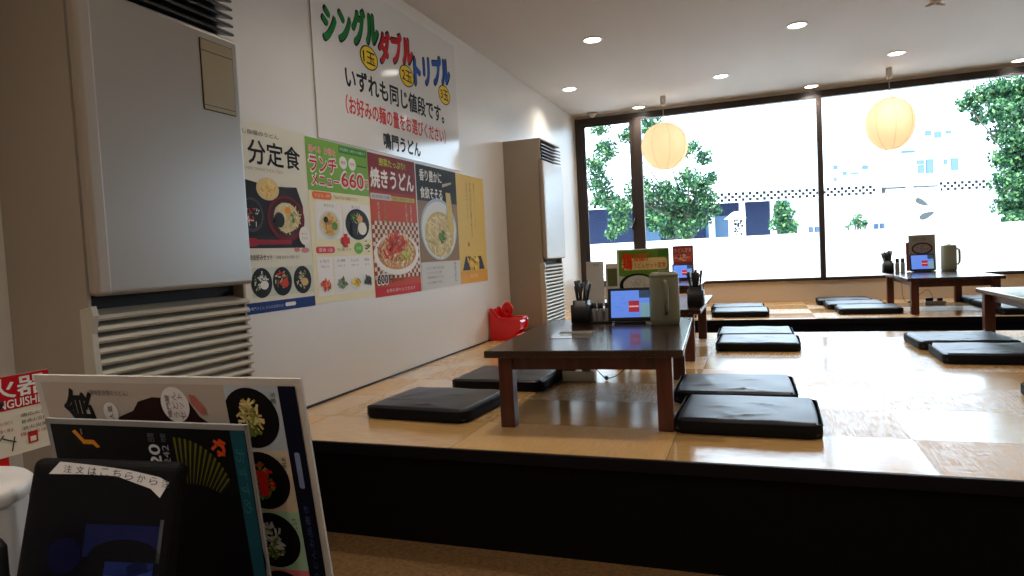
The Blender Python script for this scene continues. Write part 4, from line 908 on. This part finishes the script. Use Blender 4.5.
def leaf_cloud(name, blobs, dens, size, seed, parent=None):
    rg = random.Random(seed); m = MB()
    for mt in M_leaf: m.m(mt)
    for (c, r) in blobs:
        n = int(dens*(r/.4)**2)
        for _ in range(n):
            d = Vector((rg.gauss(0, 1), rg.gauss(0, 1), rg.gauss(0, 1))).normalized()*r*(rg.random()**.45); d.z *= .85
            p = Vector(c)+d; nn = Vector((rg.gauss(0, 1), rg.gauss(0, 1)-.4, rg.gauss(.5, 1))).normalized(); a_ = nn.orthogonal().normalized(); b_ = nn.cross(a_); t_ = rg.uniform(0, 6.28)
            u_ = a_*math.cos(t_)+b_*math.sin(t_); v_ = nn.cross(u_); s_ = size*rg.uniform(.6, 1.3)
            vs = [p-u_*s_, p-v_*s_*.55-u_*.2*s_, p+u_*s_*.9+nn*s_*.2, p+v_*s_*.55-u_*.2*s_]
            k_ = 0 if rg.random() < .36 else (1 if rg.random() < .60 else 2)
            m.add(vs, [[0, 1, 2, 3]], M_leaf[k_], False)
    return m.build(name, None, parent)
def wp(px, py, y):
    """point seen at a photo position, at world depth y (used once to lay out crown clusters)"""
    r = rm @ Vector((px-512, -(py-288), -670)); return Vector((0, 0, .78))+r*(y/r.y)
def tree(label, crown, y0, trunk, seed, size=.055, dens=330, jit=.5):
    rg = random.Random(seed); t = thing('leafy_tree', label, 'tree', tuple(trunk[0][0]))
    o0 = Vector(trunk[0][0]); blobs = []
    for px, py, rp in crown:
        p = wp(px, py, y0+rg.uniform(-jit, jit)); blobs.append((p-o0, rp*.021*y0/13.5))
    leaf_cloud('foliage', blobs, dens, size, seed, t)
    m = MB(); m.tube([Vector(p)-o0 for p, r in trunk], [r for p, r in trunk], 8)
    top = Vector(trunk[-1][0])-o0
    for c, r in blobs[::2]: m.tube([top*.9, (top+c)/2+Vector((rg.uniform(-.1, .1), 0, .1)), c], [.022, .014, .006], 6)
    m.build('trunk', M_bark, t)
    return t
A = [(600, 128, 10), (606, 150, 13), (596, 166, 12), (600, 184, 14), (608, 200, 13), (620, 208, 12), (598, 200, 7), (628, 135, 10), (650, 126, 12), (640, 190, 16), (652, 205, 16), (664, 190, 12),
     (682, 150, 11), (694, 146, 7), (704, 157, 9), (688, 178, 12), (700, 186, 12), (711, 178, 8), (706, 198, 11), (688, 208, 15), (670, 216, 15), (654, 222, 12), (700, 218, 12), (714, 210, 8), (676, 196, 12), (620, 224, 12), (612, 234, 8), (686, 228, 12), (668, 232, 9)]
tree('leafy green tree outside the left windows, behind the left lantern', A, 13.5, [((wp(690, 300, 13.6).x, 13.6, ZG-.02), .11), ((wp(689, 250, 13.6).x, 13.6, .5), .09), (tuple(wp(687, 215, 13.6)), .07)], 3, .040, 1150)
Bt = [(966, 104, 8), (978, 98, 12), (980, 116, 9), (994, 92, 13), (1008, 90, 14), (1022, 88, 14), (998, 112, 13), (1014, 112, 15), (1030, 112, 16), (1040, 92, 16), (1002, 134, 11), (1016, 136, 14), (1032, 140, 16), (1003, 158, 11), (1018, 162, 15), (1034, 166, 16), (1004, 182, 12), (1020, 186, 15), (1036, 190, 15), (1006, 204, 12), (1022, 208, 14), (1012, 220, 8), (1038, 212, 14), (1056, 120, 20), (1060, 160, 22), (1058, 200, 20)]
tree('dense dark green tree at the right photo edge outside the window', Bt, 14, [((wp(1036, 300, 14).x, 14, ZG-.02), .14), (tuple(wp(1036, 240, 14)), .12), (tuple(wp(1034, 180, 14)), .09)], 5, .042, 950, .35)
def shrub(label, blobs, y0, seed, size=.05, dens=260):
    b0 = wp(blobs[0][0], 300, y0); g = Vector((b0.x, y0, ZG-.02)); t = thing('shrub', label, 'shrub', tuple(g)); bl = [(wp(px, py, y0)-g, rp*y0/670) for px, py, rp in blobs]
    leaf_cloud('foliage', bl, dens, size, seed, t); m = MB()
    for c, r in bl: m.tube([(0, 0, 0), Vector(c)*.6, c], [.05, .04, .02], 6)
    m.build('stem', M_bark, t)
shrub('round dark shrub at the right end of the blue shopfront', [(784, 214, 10), (788, 228, 10), (781, 206, 7), (779, 224, 9)], 21.2, 8, .07, 500)
shrub('small sparse shrub beyond the forecourt left of the right lantern', [(858, 217, 5), (855, 223, 5), (861, 224, 5), (866, 222, 3), (848, 226, 3)], 20, 9, .055, 300)
